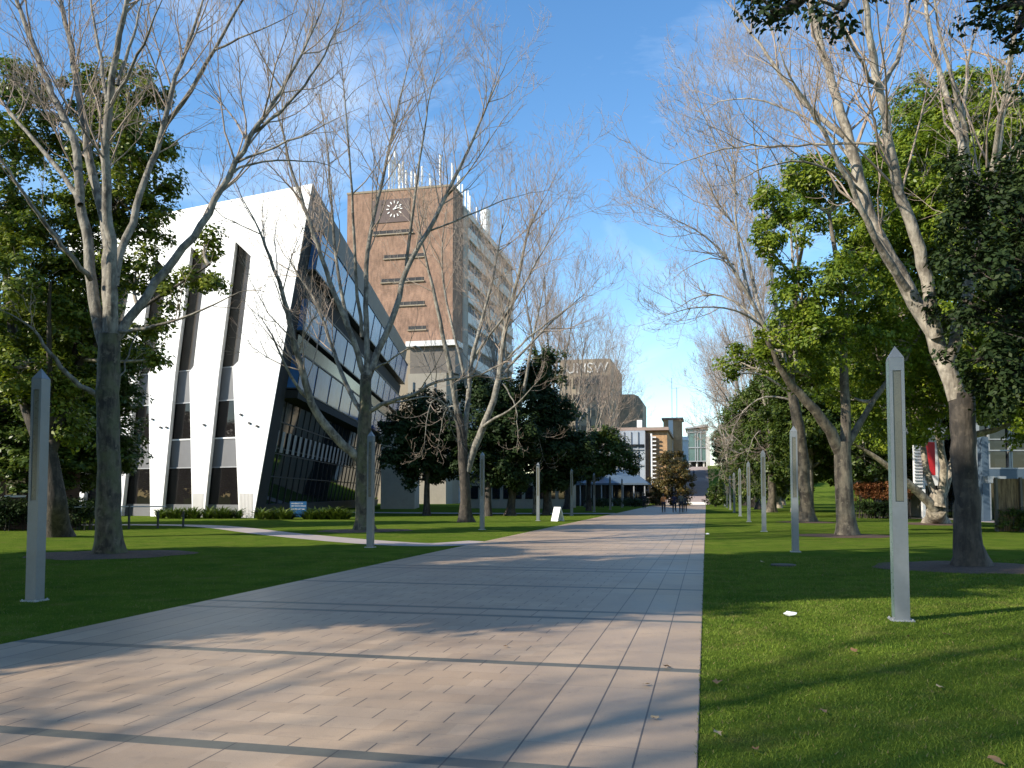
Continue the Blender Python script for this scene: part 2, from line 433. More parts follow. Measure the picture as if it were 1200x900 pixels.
c = t.mix(t.m_('MULTIPLY', t.mapr(spk, 0.70, 0.74), 0.55), c, (0.13, 0.10, 0.085))
c = t.mix(t.m_('MULTIPLY', t.mapr(t.noise(1.2, 6, t.scaled(pp, (1, .5, 1)), 0.7), 0.5, 0.68), 0.3), c, (0.21, 0.16, 0.13))
c = t.mix(band, c, t.mix(t.noise(9, 3, pp), (0.085, 0.082, 0.062), (0.125, 0.12, 0.095)))
c = t.mix(t.m_('MULTIPLY', joint, 0.86), c, (0.035, 0.03, 0.028))
t.col(c)
t.rough(t.mapr(t.m_('ADD', t.m_('MULTIPLY', st, .6), t.m_('MULTIPLY', gr, .4)), 0.35, 0.65, 0.44, 0.60)); t.b.inputs['Specular IOR Level'].default_value = 0.5
t.bump(t.m_('SUBTRACT', t.m_('MULTIPLY', gr, 0.25), joint), 0.35, 0.006)
M['paving'] = t.m

sheet('paved_walk', [(PX0, -12), (PX1, -12), (PX1, PY_END), (PX0, PY_END)], 0.008, M['paving'])

def strip(name, pts, w, z, mat):
    """a path of width w along pts"""
    pts = [np.array(p[:2], float) for p in pts]
    # Catmull-Rom
    Q = []
    for i in range(len(pts) - 1):
        p0, p1, p2, p3 = pts[max(i - 1, 0)], pts[i], pts[i + 1], pts[min(i + 2, len(pts) - 1)]
        for k in range(8):
            u = k / 8
            Q.append(0.5 * (2 * p1 + (p2 - p0) * u + (2 * p0 - 5 * p1 + 4 * p2 - p3) * u * u + (3 * p1 - p0 - 3 * p2 + p3) * u ** 3))
    Q.append(pts[-1]); Q = np.array(Q)
    T = np.gradient(Q, axis=0); T /= np.linalg.norm(T, axis=1, keepdims=True)
    N = np.stack([-T[:, 1], T[:, 0]], 1)
    L, Rr = Q + N * w / 2, Q - N * w / 2
    V = np.concatenate([np.c_[L, np.full(len(Q), z)], np.c_[Rr, np.full(len(Q), z)]])
    n = len(Q)
    F = [(i, n + i, n + i + 1, i + 1) for i in range(n - 1)]
    o = link(name, np_mesh(name, V, F), mat); tag(o, kind='structure'); return o

strip('footpath', [G(-40, 613), G(60, 615), G(170, 615), G(250, 617), G(330, 626), G(430, 635), W(-2.6, 28.0), (PX0 + 0.1, 28.9)], 1.7, 0.004, M['footpath'])
strip('side_path', [(-46, 74), (-30, 72), (-18, 71), (PX0 + 0.1, 73)], 3.4, 0.004, M['footpath'])
strip('house_path', [G(1020, 606), G(1110, 608), G(1160, 611), G(1240, 616)], 2.2, 0.004, M['footpath'])

# mulch rings round the trees of the near rows
def mulch(c, r, seed):
    rng = random.Random(seed)
    ph = [rng.uniform(0, 6.28) for _ in range(4)]
    V, F = [(c[0], c[1], 0.05)], []
    n = 40
    for k, (q, zz) in enumerate(((0.6, 0.045), (1.0, 0.006))):
        for i in range(n):
            a = 2 * PI * i / n
            rr = r * q * (1 + 0.09 * math.sin(2 * a + ph[0]) + 0.06 * math.sin(3 * a + ph[1]) + 0.05 * math.sin(7 * a + ph[2]))
            V.append((c[0] + rr * math.cos(a), c[1] + rr * math.sin(a), zz))
    for i in range(n):
        j = (i + 1) % n
        F.append((0, 1 + i, 1 + j)); F.append((1 + i, 1 + n + i, 1 + n + j)); F.append((1 + i, 1 + n + j, 1 + j))
    o = link('mulch_bed', np_mesh('mulch_bed', V, F, True), M['mulch']); tag(o, kind='structure')

# short grass blades on the lawns nearest the camera
def blades(name, N, x0, x1, y0, y1, seed, power=1.6):
    rng = np.random.default_rng(seed)
    yy = y0 + (y1 - y0) * rng.random(N) ** power
    xx = x0 + (x1 - x0) * rng.random(N)
    h = 0.012 + 0.02 * rng.random(N); w = 0.0016 + 0.0014 * rng.random(N)
    w *= 1 + yy / 10
    a = rng.random(N) * 2 * PI; lean = rng.normal(0, 0.55, (N, 2)) * h[:, None]
    B = np.stack([xx, yy, np.zeros(N)], 1)
    dv = np.stack([np.cos(a) * w, np.sin(a) * w, np.zeros(N)], 1)
    T = B + np.c_[lean, h]
    V = np.stack([B - dv, B + dv, T], 1).reshape(-1, 3)
    o = link(name, np_mesh(name, V, np.arange(3 * N).reshape(-1, 3)), M['blade'])
    tag(o, kind='stuff', label='short mown grass growing on the lawn beside the paved walk', cat='grass')
t = NT('grass_blade')
g = t.node('ShaderNodeNewGeometry')
pp = t.pos()
c = t.mix(g.outputs['Random Per Island'], (0.076, 0.13, 0.014), (0.15, 0.192, 0.028))
c = t.mix(t.m_('MULTIPLY', t.mapr(t.noise(1.3, 6, pp, 0.75), 0.52, 0.66), 0.6), c, (0.19, 0.165, 0.055))
c = t.mix(t.m_('MULTIPLY', t.mapr(t.noise(0.55, 6, pp, 0.7), 0.54, 0.64), 0.5), c, (0.055, 0.115, 0.016))
c = t.mix(t.mapr(t.noise(1.1, 5, pp, 0.6), 0.42, 0.66), c, t.mix(g.outputs['Random Per Island'], (0.055, 0.10, 0.011), (0.11, 0.15, 0.02)))
c = t.mix(t.mapr(g.outputs['Random Per Island'], 0.93, 0.97), c, (0.20, 0.165, 0.07))
t.col(c); t.rough(0.7); t.b.inputs['Specular IOR Level'].default_value = 0.08
M['blade'] = t.m
blades('lawn_grass', 300000, PX1 - 0.012, 9.5, 3.2, 24, 1, 1.9)
blades('lawn_grass', 60000, -18, PX0 + 0.012, 6.5, 22, 2, 1.2)
# ------------------------------------------------------------------ trees
def unit(v): return v / (np.linalg.norm(v) + 1e-9)

def resample(pts, n):
    pts = np.asarray(pts, float)
    d = np.r_[0, np.cumsum(np.linalg.norm(np.diff(pts, axis=0), axis=1))]
    s = np.linspace(0, d[-1], n)
    Q = np.stack([np.interp(s, d, pts[:, k]) for k in range(3)], 1)
    for _ in range(2):
        Q[1:-1] = 0.25 * Q[:-2] + 0.5 * Q[1:-1] + 0.25 * Q[2:]
    return Q, d[-1]

def sub(tb, Q, rad, rng, level, dens, zlift, maxlev, sides=(8, 5, 4, 3), start=0.22, lenf=0.42, rmin=0.0055, cap=4.2):
    """branches off the branch Q, and their own"""
    n = len(Q)
    seg = np.linalg.norm(np.diff(Q, axis=0), axis=1); L = seg.sum()
    cnt = max(2, int(L * dens[level] * rng.uniform(0.85, 1.15)))
    ts = np.sort(start + (1 - start) * rng.random(cnt) ** 0.9)
    for t_ in ts:
        f = t_ * (n - 1); i = min(int(f), n - 2); w = f - i
        b = Q[i] * (1 - w) + Q[i + 1] * w
        r0 = rad[i] * (1 - w) + rad[i + 1] * w
        T = unit(Q[i + 1] - Q[i])
        a = rng.normal(0, 1, 3); a = unit(a - T * a.dot(T))
        ang = rng.uniform(0.5, 1.0)
        d = T * math.cos(ang) + a * math.sin(ang)
        l = min(cap, L * lenf * rng.uniform(0.55, 1.25) * (1.25 - 0.65 * t_))
        if level > 0: l = max(l, 0.28)
        r = max(rmin, min(r0 * 0.62, 0.0065 * l + rmin * 0.9))
        m = 6 if level == 0 else (5 if level == 1 else 4)
        p = [b]
        st = l / (m - 1)
        for k in range(m - 1):
            d = unit(d + rng.normal(0, 0.17, 3) + np.array((0, 0, zlift * (0.22 if level < 2 else 0.1))))
            p.append(p[-1] + d * st)
        p = np.array(p)
        rr = np.linspace(r, rmin * 0.55, m)
        tb.add(p, rr, sides[level + 1])
        if level + 1 < maxlev:
            sub(tb, p, rr, rng, level + 1, dens, zlift, maxlev, sides, 0.2, 0.45, rmin, cap)

def bare_tree(name, label, group, base, trunk, limbs, seed, mats, dens=(1.45, 2.3, 3.1), rmin=0.0055, flare=1.5, zlift=1.0, cap=4.2, cat='tree'):
    """trunk: [(point, radius)...]; limbs: list of (points, r0, r1)"""
    rng = np.random.default_rng(seed)
    root = thing(name, label, cat, base, 0, group)
    tb = Tubes()
    P_ = np.array([p for p, _ in trunk], float); Rr = np.array([r for _, r in trunk], float)
    d = np.r_[0, np.cumsum(np.linalg.norm(np.diff(P_, axis=0), axis=1))]
    s = np.linspace(0, d[-1], 16)
    Q = np.stack([np.interp(s, d, P_[:, k]) for k in range(3)], 1); q = np.interp(s, d, Rr)
    Q[1:-1, :2] += rng.normal(0, 0.012, (14, 2))
    q *= 1 + (flare - 1) * np.exp(-s / 0.28)
    Q[0, 2] = -0.06 + base[2]
    tb.add(Q, q, 18)
    me = tb.mesh(name + '_trunk', base)
    # roots: push the base outwards unevenly
    co = np.empty(len(me.vertices) * 3, np.float32); me.vertices.foreach_get('co', co); co = co.reshape(-1, 3)
    an = np.arctan2(co[:, 1], co[:, 0]); lo = np.exp(-np.clip(co[:, 2], 0, 9) / 0.3)
    k = 1 + lo * (0.16 * np.sin(5 * an + seed) + 0.10 * np.sin(3 * an + 2 * seed))
    wob = 1 + 0.05 * np.sin(an * 2 + co[:, 2] * 1.7 + seed) + 0.03 * np.sin(an * 5 + co[:, 2] * 4)
    axis = np.interp(co[:, 2], Q[:, 2] - base[2], Q[:, 0] - base[0]), np.interp(co[:, 2], Q[:, 2] - base[2], Q[:, 1] - base[1])
    co[:, 0] = axis[0] + (co[:, 0] - axis[0]) * k * wob; co[:, 1] = axis[1] + (co[:, 1] - axis[1]) * k * wob
    me.vertices.foreach_set('co', co.ravel()); me.update()
    link('trunk', me, M[mats[0]], root)
    tw = Tubes()
    for pts, r0, r1 in limbs:
        n = max(8, int(len(pts) * 2.4))
        Q, L = resample(pts, n)
        Q[1:] += rng.normal(0, 0.02, (n - 1, 3))
        rad = r1 + (r0 - r1) * (1 - np.linspace(0, 1, n)) ** 0.85
        # lead-out beyond the drawn end
        dd = unit(Q[-1] - Q[-2]); ext = []
        p = Q[-1]
        for k in range(4):
            dd = unit(dd + rng.normal(0, 0.12, 3)); p = p + dd * min(0.5, 0.05 * L); ext.append(p)
        Q = np.r_[Q, ext]; rad = np.r_[rad, np.linspace(rad[-1] * 0.85, rmin, 4)]
        t1 = Tubes(); t1.add(Q, rad, 10 if r0 > 0.06 else 7)
        link('limb', t1.mesh(name + '_limb', base), M[mats[1]], root)
        sub(tw, Q, rad, rng, 0, dens, zlift, len(dens), start=0.3, rmin=rmin, cap=cap)
    link('twigs', tw.mesh(name + '_twigs', base), M[mats[2]], root)
    return root

def leaf_mesh(name, C, Ctr, per, crad, size, rng, origin, flat=0.75):
    """C cluster centres (K,3); Ctr crown points they face away from (K,3)"""
    K = len(C); N = K * per
    c = np.repeat(C, per, 0); o = np.repeat(Ctr, per, 0)
    cr = np.repeat(crad if hasattr(crad, '__len__') else np.full(K, crad), per)[:, None]
    d = rng.normal(0, 1, (N, 3)); d /= np.linalg.norm(d, axis=1, keepdims=True)
    r = rng.random((N, 1)) ** 0.45
    p = c + d * r * cr * np.array((1, 1, flat))
    out = c - o; out /= np.linalg.norm(out, axis=1, keepdims=True) + 1e-6
    nrm = 0.5 * d + 0.55 * out + np.array((0, 0, 0.55)) + rng.normal(0, 0.45, (N, 3))
    nrm /= np.linalg.norm(nrm, axis=1, keepdims=True)
    a = rng.normal(0, 1, (N, 3)) + 0.6 * d; a -= nrm * (a * nrm).sum(1, keepdims=True); a /= np.linalg.norm(a, axis=1, keepdims=True)
    b = np.cross(nrm, a)
    s = size * rng.uniform(0.65, 1.3, (N, 1))
    V = np.stack([p - a * s * 0.5, p + b * s * 0.27 + a * s * 0.05 + nrm * s * 0.05, p + a * s * 0.55 - nrm * s * 0.06, p - b * s * 0.27 + a * s * 0.05 + nrm * s * 0.05], 1).reshape(-1, 3)
    return np_mesh(name, V - np.asarray(origin), np.arange(4 * N).reshape(-1, 4))

def leafy_tree(name, label, group, base, trunk, limbs, lobes, seed, mats, leafmat, per=70, clus=1.0, crad=0.6, size=0.2, hollow=0.5, cat='tree'):
    """lobes: list of (centre, (rx, ry, rz)); clumps of leaves sit through each lobe, mostly near its skin"""
    rng = np.random.default_rng(seed)
    root = thing(name, label, cat, base, 0, group)
    tb = Tubes()
    P_ = np.array([p for p, _ in trunk], float); Rr = np.array([r for _, r in trunk], float)
    d = np.r_[0, np.cumsum(np.linalg.norm(np.diff(P_, axis=0), axis=1))]
    s = np.linspace(0, d[-1], 14)
    Q = np.stack([np.interp(s, d, P_[:, k]) for k in range(3)], 1); q = np.interp(s, d, Rr) * (1 + 0.45 * np.exp(-s / 0.3))
    Q[0, 2] = base[2] - 0.06
    tb.add(Q, q, 14)
    link('trunk', tb.mesh(name + '_trunk', base), M[mats[0]], root)
    bones = [Q[5:]]
    for pts, r0, r1 in limbs:
        n = max(7, len(pts) * 2)
        LQ, L = resample(pts, n)
        LQ[1:] += rng.normal(0, 0.03, (n - 1, 3))
        t1 = Tubes(); t1.add(LQ, np.linspace(r0, r1, n), 10)
        link('limb', t1.mesh(name + '_limb', base), M[mats[0]], root)
        bones.append(LQ)
    B = np.concatenate(bones)
    tw = Tubes()
    C, Ce, Cr = [], [], []
    for (c, rr) in lobes:
        c = np.asarray(c, float); rr = np.asarray(rr if hasattr(rr, '__len__') else (rr, rr, rr * 0.85), float)
        vol = rr.prod() ** (2 / 3)
        K = max(4, int(vol * 9 * clus))
        # bough from the nearest bone below
        j = np.argmin(np.linalg.norm(B - c, axis=1) + 2.5 * np.clip(B[:, 2] - c[2], 0, 9))
        mid = (B[j] + c) / 2 + np.array((0, 0, -0.12)) * np.linalg.norm(c - B[j]) + rng.normal(0, 0.15, 3)
        u = np.linspace(0, 1, 7)[:, None]
        bq = (1 - u) ** 2 * B[j] + 2 * u * (1 - u) * mid + u * u * c
        tw.add(bq, np.linspace(0.09, 0.035, 7), 6)
        for k in range(K):
            dd = unit(rng.normal(0, 1, 3))
            f = hollow + (1.05 - hollow) * rng.random() ** 0.6
            p = c + dd * rr * f
            cr = crad * rng.uniform(0.6, 1.3)
            C.append(p); Ce.append(c - np.array((0, 0, 0.5 * rr[2]))); Cr.append(cr)
            if k % 2 == 0:
                s0 = bq[rng.integers(3, 7)]
                m = (s0 + p) / 2 + rng.normal(0, 0.12, 3)
                tw.add(np.array([s0, (s0 + m) / 2, m, p]), np.array((0.03, 0.022, 0.016, 0.007)), 4)
    link('twigs', tw.mesh(name + '_twigs', base), M[mats[1]], root)  # main boughs to the lobes are in this mesh too
    link('foliage', leaf_mesh(name + '_foliage', np.array(C), np.array(Ce), per, np.array(Cr), size, rng, base), M[leafmat], root)
    return root

def px_line(pts, Z, dz=0.0, dz1=None):
    """pixel polyline at distance Z, drifting from dz to dz1 in depth"""
    n = len(pts); dz1 = dz if dz1 is None else dz1
    return [P(u, v, Z + dz + (dz1 - dz) * i / max(1, n - 1)) for i, (u, v) in enumerate(pts)]

def px_trunk(pts, Z, radii):
    return [(P(u, v, Z), r) for (u, v), r in zip(pts, radii)]

BARK = ('bark', 'bark', 'twig')

# ---- first bare tree on the left lawn
Z = 23.2
b = G(128, 650); b[2] = 0
T1 = bare_tree('bare_tree', 'large leafless tree with many upright limbs, nearest on the left lawn', 'leafless trees lining the left side of the walk',
    b, [(b, .33), (P(127, 600, Z), .315), (P(127, 540, Z), .30), (P(127, 480, Z), .295), (P(128, 440, Z), .29), (P(128, 392, Z), .27)],
    [(px_line([(124, 410), (120, 390), (110, 362), (106, 325), (107, 300), (94, 240), (91, 180), (82, 150), (62, 112), (50, 82), (37, 47), (25, 15), (10, -25)], Z, 0, 1.5), .17, .045),
     (px_line([(106, 328), (100, 318), (82, 300), (60, 272), (45, 250), (27, 226), (5, 192), (-20, 160)], Z, 0, -2.0), .075, .02),
     (px_line([(94, 240), (85, 222), (60, 187), (25, 147), (0, 118), (-25, 90)], Z, .4, 2.5), .085, .02),
     (px_line([(128, 400), (126, 350), (125, 312), (128, 285), (122, 250), (112, 220), (100, 162), (95, 125), (85, 62), (75, 25), (66, -20)], Z, 0, 2.2), .17, .05),
     (px_line([(131, 400), (132, 365), (131, 300), (125, 240), (122, 215), (125, 175), (127, 125), (132, 87), (140, 37), (150, 0), (156, -30)], Z, 0, -1.4), .165, .05),
     (px_line([(126, 120), (120, 75), (113, 40), (105, -8)], Z, -.9, -.2), .06, .02),
     (px_line([(131, 122), (155, 80), (172, 42), (188, 5)], Z, -.9, -2.5), .055, .015),
     (px_line([(137, 100), (152, 58), (162, 20), (168, -12)], Z, -1, -.2), .055, .015),
     (px_line([(132, 402), (143, 382), (160, 365), (177, 337), (200, 310), (225, 280), (245, 252), (263, 213), (298, 153), (335, 98), (360, 50)], Z, 0, 1.0), .14, .03),
     (px_line([(294, 157), (318, 141), (344, 118), (376, 72), (393, 40), (402, 8)], Z, .9, 0), .05, .012),
     (px_line([(272, 203), (292, 190), (350, 187), (385, 192)], Z, .8, 2.4), .04, .01),
     (px_line([(278, 190), (321, 173), (364, 155), (395, 137)], Z, .8, -1.2), .04, .01),
     (px_line([(134, 335), (140, 290), (160, 250), (165, 220), (180, 187), (195, 137), (205, 87), (225, 45), (240, -8)], Z, 0, 2.0), .12, .03),
     (px_line([(191, 150), (220, 112), (250, 60), (285, 0), (300, -25)], Z, 1.4, .4), .075, .02),
     (px_line([(253, 58), (278, 45), (300, 37), (335, 22)], Z, .8, -.5), .035, .01),
     (px_line([(138, 388), (160, 386), (190, 382), (240, 362), (280, 342)], Z, 0, -1.5), .055, .012),
     (px_line([(121, 470), (105, 458), (85, 445), (62, 418), (48, 395), (22, 372)], Z, 0, -1.0), .085, .02),
     (px_line([(136, 449), (147, 432), (152, 410), (162, 384)], Z, 0, .6), .03, .01)],
    11, ('bark_moss_shade', 'bark_grey', 'twig'), flare=1.45)
mulch(b, 2.0, 1)

# ---- second bare tree, before the glass side of the white building
Z = 38.4
b = G(427, 622); b[2] = 0
T2 = bare_tree('bare_tree', 'leafless tree with a low limb bending left, before the dark glass side', 'leafless trees lining the left side of the walk',
    b, [(b, .36), (P(425, 590, Z), .33), (P(425, 555, Z), .32), (P(426, 520, Z), .31), (P(428, 480, Z), .28), (P(429, 440, Z), .25)],
    [(px_line([(420, 537), (405, 524), (390, 509), (371, 488), (361, 461), (353, 435), (346, 405), (338, 370), (327, 329), (316, 301), (298, 255)], Z, 0, -2.5), .21, .03),
     (px_line([(364, 469), (345, 451), (329, 416), (312, 380)], Z, -.9, -2.4), .08, .02),
     (px_line([(425, 484), (409, 461), (401, 438), (390, 410), (380, 378), (369, 350), (338, 305)], Z, 0, 2.6), .12, .02),
     (px_line([(428, 442), (422, 425), (413, 393), (394, 351), (380, 309), (369, 276), (355, 237), (341, 198), (330, 150), (320, 112)], Z, 0, -1.0), .14, .025),
     (px_line([(428, 440), (405, 380), (393, 300), (388, 240), (384, 170), (375, 115)], Z, 0, 1.8), .10, .02),
     (px_line([(430, 442), (429, 370), (428, 315), (435, 259), (449, 212), (458, 160), (470, 110), (478, 78)], Z, 0, .8), .14, .02),
     (px_line([(424, 395), (417, 330), (414, 260), (410, 180), (404, 110), (400, 75)], Z, .3, -2.0), .085, .018),
     (px_line([(431, 444), (442, 410), (458, 384), (468, 345), (478, 306), (504, 269), (529, 216), (554, 166), (570, 125), (585, 90)], Z, 0, 1.2), .16, .02),
     (px_line([(476, 312), (481, 263), (489, 213), (495, 172), (502, 120), (510, 85)], Z, .6, -1.0), .08, .015),
     (px_line([(502, 271), (532, 260), (579, 238), (620, 226)], Z, .8, 2.0), .05, .012),
     (px_line([(522, 232), (548, 205), (575, 160), (598, 130)], Z, 1, -1.6), .04, .01),
     (px_line([(431, 484), (445, 475), (460, 468), (486, 462), (516, 444), (550, 444), (580, 432), (602, 414)], Z, 0, -2.2), .10, .015),
     (px_line([(450, 475), (475, 470), (500, 462), (520, 470), (528, 500)], Z, -.3, 1.0), .05, .01),
     (px_line([(436, 435), (462, 418), (490, 400), (500, 420), (505, 440)], Z, 0, -2.6), .05, .01)],
    12, ('bark_moss_shade', 'bark_grey', 'twig'), dens=(1.5, 2.3, 2.7), rmin=0.0065)
mulch(b, 2.0, 2)

# ---- third bare tree, before the tower
Z = 50.0
b = G(545, 612); b[2] = 0
T3 = bare_tree('bare_tree', 'leafless forked tree with drooping seed twigs, before the dark trees and the clock tower', 'leafless trees lining the left side of the walk',
    b, [(b, .35), (P(545, 580, Z), .31), (P(544, 553, Z), .30), (P(541, 515, Z), .27), (P(537, 485, Z), .22)],
    [(px_line([(537, 488), (530, 445), (521, 400), (506, 332), (495, 290), (488, 240)], Z, 0, -1.5), .18, .02),
     (px_line([(547, 553), (552, 535), (560, 511), (571, 495), (586, 440), (592, 380), (604, 340), (612, 300), (622, 260), (640, 228)], Z, 0, .6), .24, .02),
     (px_line([(566, 500), (585, 487), (603, 478), (625, 452)], Z, 0, -2.0), .10, .015),
     (px_line([(543, 530), (547, 490), (549, 440), (557, 400), (575, 340), (584, 290), (592, 250)], Z, 0, 2.0), .18, .02),
     (px_line([(553, 424), (575, 390), (598, 362), (620, 322), (645, 280), (660, 250)], Z, 1, -1.0), .09, .014),
     (px_line([(588, 440), (605, 420), (620, 406), (640, 382), (665, 362), (690, 340)], Z, .3, 1.5), .09, .014),
     (px_line([(584, 432), (617, 397), (650, 372), (676, 353), (695, 345)], Z, .3, -1.8), .07, .012),
     (px_line([(547, 455), (535, 400), (520, 350), (516, 290), (524, 240)], Z, 0, 2.5), .10, .015),
     (px_line([(539, 500), (526, 478), (510, 462), (500, 480), (498, 515)], Z, 0, -1.5), .06, .01),
     (px_line([(590, 450), (598, 462), (606, 480), (607, 512)], Z, .2, -1.0), .05, .01),
     (px_line([(541, 485), (530, 470), (520, 480), (514, 520)], Z, 0, 1.0), .05, .01)],
    13, ('bark_dark_shade', 'bark_grey', 'twig'), dens=(1.4, 2.1, 2.5), rmin=0.0075)

# ---- near bare tree on the right lawn
Z = 19.2
b = G(1137, 665); b[2] = 0
R1 = bare_tree('bare_tree', 'tall leafless tree with pale leaning limbs and a dark trunk, nearest on the right lawn', 'trees lining the right side of the walk',
    b, [(b, .30), (P(1134, 630, Z), .275), (P(1131, 570, Z), .265), (P(1129, 510, Z), .265), (P(1127, 462, Z), .27)],
    [(px_line([(1122, 468), (1116, 450), (1104, 418), (1093, 388), (1058, 329), (1031, 282), (1012, 230), (995, 167), (980, 113), (967, 67), (950, 13), (940, -30)], Z, 0, .8), .20, .05),
     (px_line([(1064, 340), (1040, 305), (1022, 270), (1000, 225), (973, 172), (948, 122), (925, 90)], Z, 0, -1.8), .085, .02),
     (px_line([(990, 160), (965, 140), (940, 117), (903, 73), (880, 37), (856, 5)], Z, .5, 2.0), .07, .015),
     (px_line([(1098, 395), (1091, 368), (1084, 325), (1076, 283), (1058, 236), (1047, 200), (1039, 143), (1030, 100), (1020, 50), (1013, 5), (1006, -40)], Z, 0, -1.0), .15, .05),
     (px_line([(1032, 105), (1048, 78), (1057, 50), (1067, 0), (1072, -30)], Z, -.6, .5), .06, .02),
     (px_line([(1031, 108), (1018, 90), (1007, 70), (990, 33), (965, 15)], Z, -.6, -2.0), .05, .015),
     (px_line([(1042, 172), (1010, 168), (983, 167), (933, 172), (867, 170), (800, 188), (785, 200)], Z, -.4, 1.0), .035, .008),
     (px_line([(1010, 225), (980, 200), (935, 185), (895, 195), (860, 215)], Z, .3, -1.5), .035, .008),
     (px_line([(1000, 190), (970, 150), (920, 125), (860, 110), (825, 130)], Z, .5, 2.5), .04, .008),
     (px_line([(1110, 425), (1120, 390), (1132, 350), (1148, 290), (1160, 230), (1172, 150), (1185, 70), (1192, 0)], Z, 0, 1.6), .14, .04),
     (px_line([(1133, 350), (1136, 270), (1133, 200), (1122, 150), (1107, 105), (1093, 63), (1087, 20), (1083, -25)], Z, .4, 2.5), .11, .035),
     (px_line([(1135, 210), (1133, 150), (1117, 100), (1100, 40), (1092, -10)], Z, 1.4, .6), .07, .02),
     (px_line([(1130, 190), (1128, 127), (1135, 67), (1150, 15)], Z, 1.6, 2.6), .06, .02),
     (px_line([(1162, 215), (1168, 170), (1176, 120), (1186, 60)], Z, .9, -.5), .08, .02)],
    14, ('bark_dark_shade', 'bark', 'twig'), dens=(1.35, 2.2, 2.9), flare=1.5, rmin=0.0055)
mulch(b, 1.9, 3)

# ---- leafy tree with three limbs behind it
Z = 33.7
b = G(993, 628); b[2] = 0
def lob(L, Z, k=1.12):
    return [(P(u, v, Z + dz), (k * r * Z / FPX, k * r * Z / FPX, k * r * Z / FPX * 0.85)) for u, v, r, dz in L]
R2 = leafy_tree('leafy_tree', 'bright green tree with a thick trunk splitting into three limbs, second along the right lawn', 'trees lining the right side of the walk',
    b, [(b, .37), (P(990, 590, Z), .34), (P(988, 555, Z), .33), (P(987, 518, Z), .31)],
    [(px_line([(985, 530), (970, 498), (947, 472), (929, 455), (915, 435), (898, 398)], Z, 0, -1.2), .26, .08),
     (px_line([(990, 528), (991, 480), (990, 438), (987, 380), (985, 330), (972, 250)], Z, 0, .8), .21, .07),
     (px_line([(992, 524), (1003, 505), (1013, 484), (1039, 449), (1062, 420), (1085, 380)], Z, 0, 1.5), .15, .06),
     (px_line([(929, 455), (925, 420), (930, 370), (940, 320), (930, 270)], Z, -.5, 1.8), .10, .04),
     (px_line([(987, 380), (1010, 330), (1030, 280), (1035, 240)], Z, .4, -1.5), .08, .03)],
    lob([(905, 240, 30, 0), (935, 215, 32, 1), (895, 285, 24, -1), (975, 205, 34, 0), (915, 325, 16, 0), (945, 262, 22, -1.5), (1010, 215, 32, 1), (985, 325, 36, -1.5), (940, 345, 30, -1),
         (1005, 290, 34, 1.5), (915, 385, 30, -1), (960, 395, 38, -1.5), (1005, 390, 36, .5), (900, 420, 22, -.5), (945, 440, 26, .5), (1035, 340, 34, 0), (1030, 430, 26, 1.5), (1055, 395, 26, 1), (870, 425, 22, 1), (985, 455, 20, 2), (1030, 265, 26, 0)], Z),
    21, ('bark_brown', 'bark'), 'leaf', per=95, clus=2.0, crad=0.46, size=0.18, hollow=0.3)
mulch(b, 1.8, 4)

# ---- bare tree with a wide crown leaning over the walk
Z = 50.0
b = G(946, 612); b[2] = 0
R3 = bare_tree('bare_tree', 'leafless tree whose fine twigs reach left over the walk, third along the right lawn', 'trees lining the right side of the walk',
    b, [(b, .42), (P(944, 580, Z), .36), (P(941, 540, Z), .34), (P(936, 500, Z), .31), (P(926, 450, Z), .26)],
    [(px_line([(926, 452), (910, 405), (895, 381), (873, 339), (851, 298), (824, 273), (785, 254)], Z, 0, -1.5), .16, .012),
     (px_line([(905, 395), (878, 366), (846, 342), (812, 347), (790, 365)], Z, 0, 2.0), .09, .012),
     (px_line([(900, 390), (892, 376), (853, 359), (804, 360), (775, 372)], Z, 0, -2.5), .08, .012),
     (px_line([(880, 350), (873, 330), (863, 273), (860, 200), (855, 130)], Z, -.5, .8), .10, .012),
     (px_line([(897, 385), (888, 356), (878, 310), (868, 275), (829, 220), (815, 170)], Z, 0, 1.5), .10, .012),
     (px_line([(922, 440), (912, 380), (905, 320), (895, 250), (885, 180), (880, 110)], Z, 0, 3.0), .13, .014),
     (px_line([(928, 450), (935, 390), (930, 320), (925, 250), (930, 160)], Z, 0, .5), .13, .014),
     (px_line([(860, 310), (835, 300), (810, 310), (790, 325)], Z, -.8, 1.5), .05, .01),
     (px_line([(865, 230), (845, 180), (825, 140), (812, 100)], Z, .4, -1.0), .05, .01),
     (px_line([(925, 460), (900, 440), (870, 435), (845, 445), (832, 480)], Z, 0, -1.5), .08, .01),
     (px_line([(930, 470), (905, 462), (880, 470), (862, 495), (850, 530)], Z, 0, 1.2), .07, .01)],
    15, ('bark_brown', 'bark', 'twig'), dens=(1.7, 2.4, 2.8), rmin=0.008)
mulch(b, 1.7, 5)

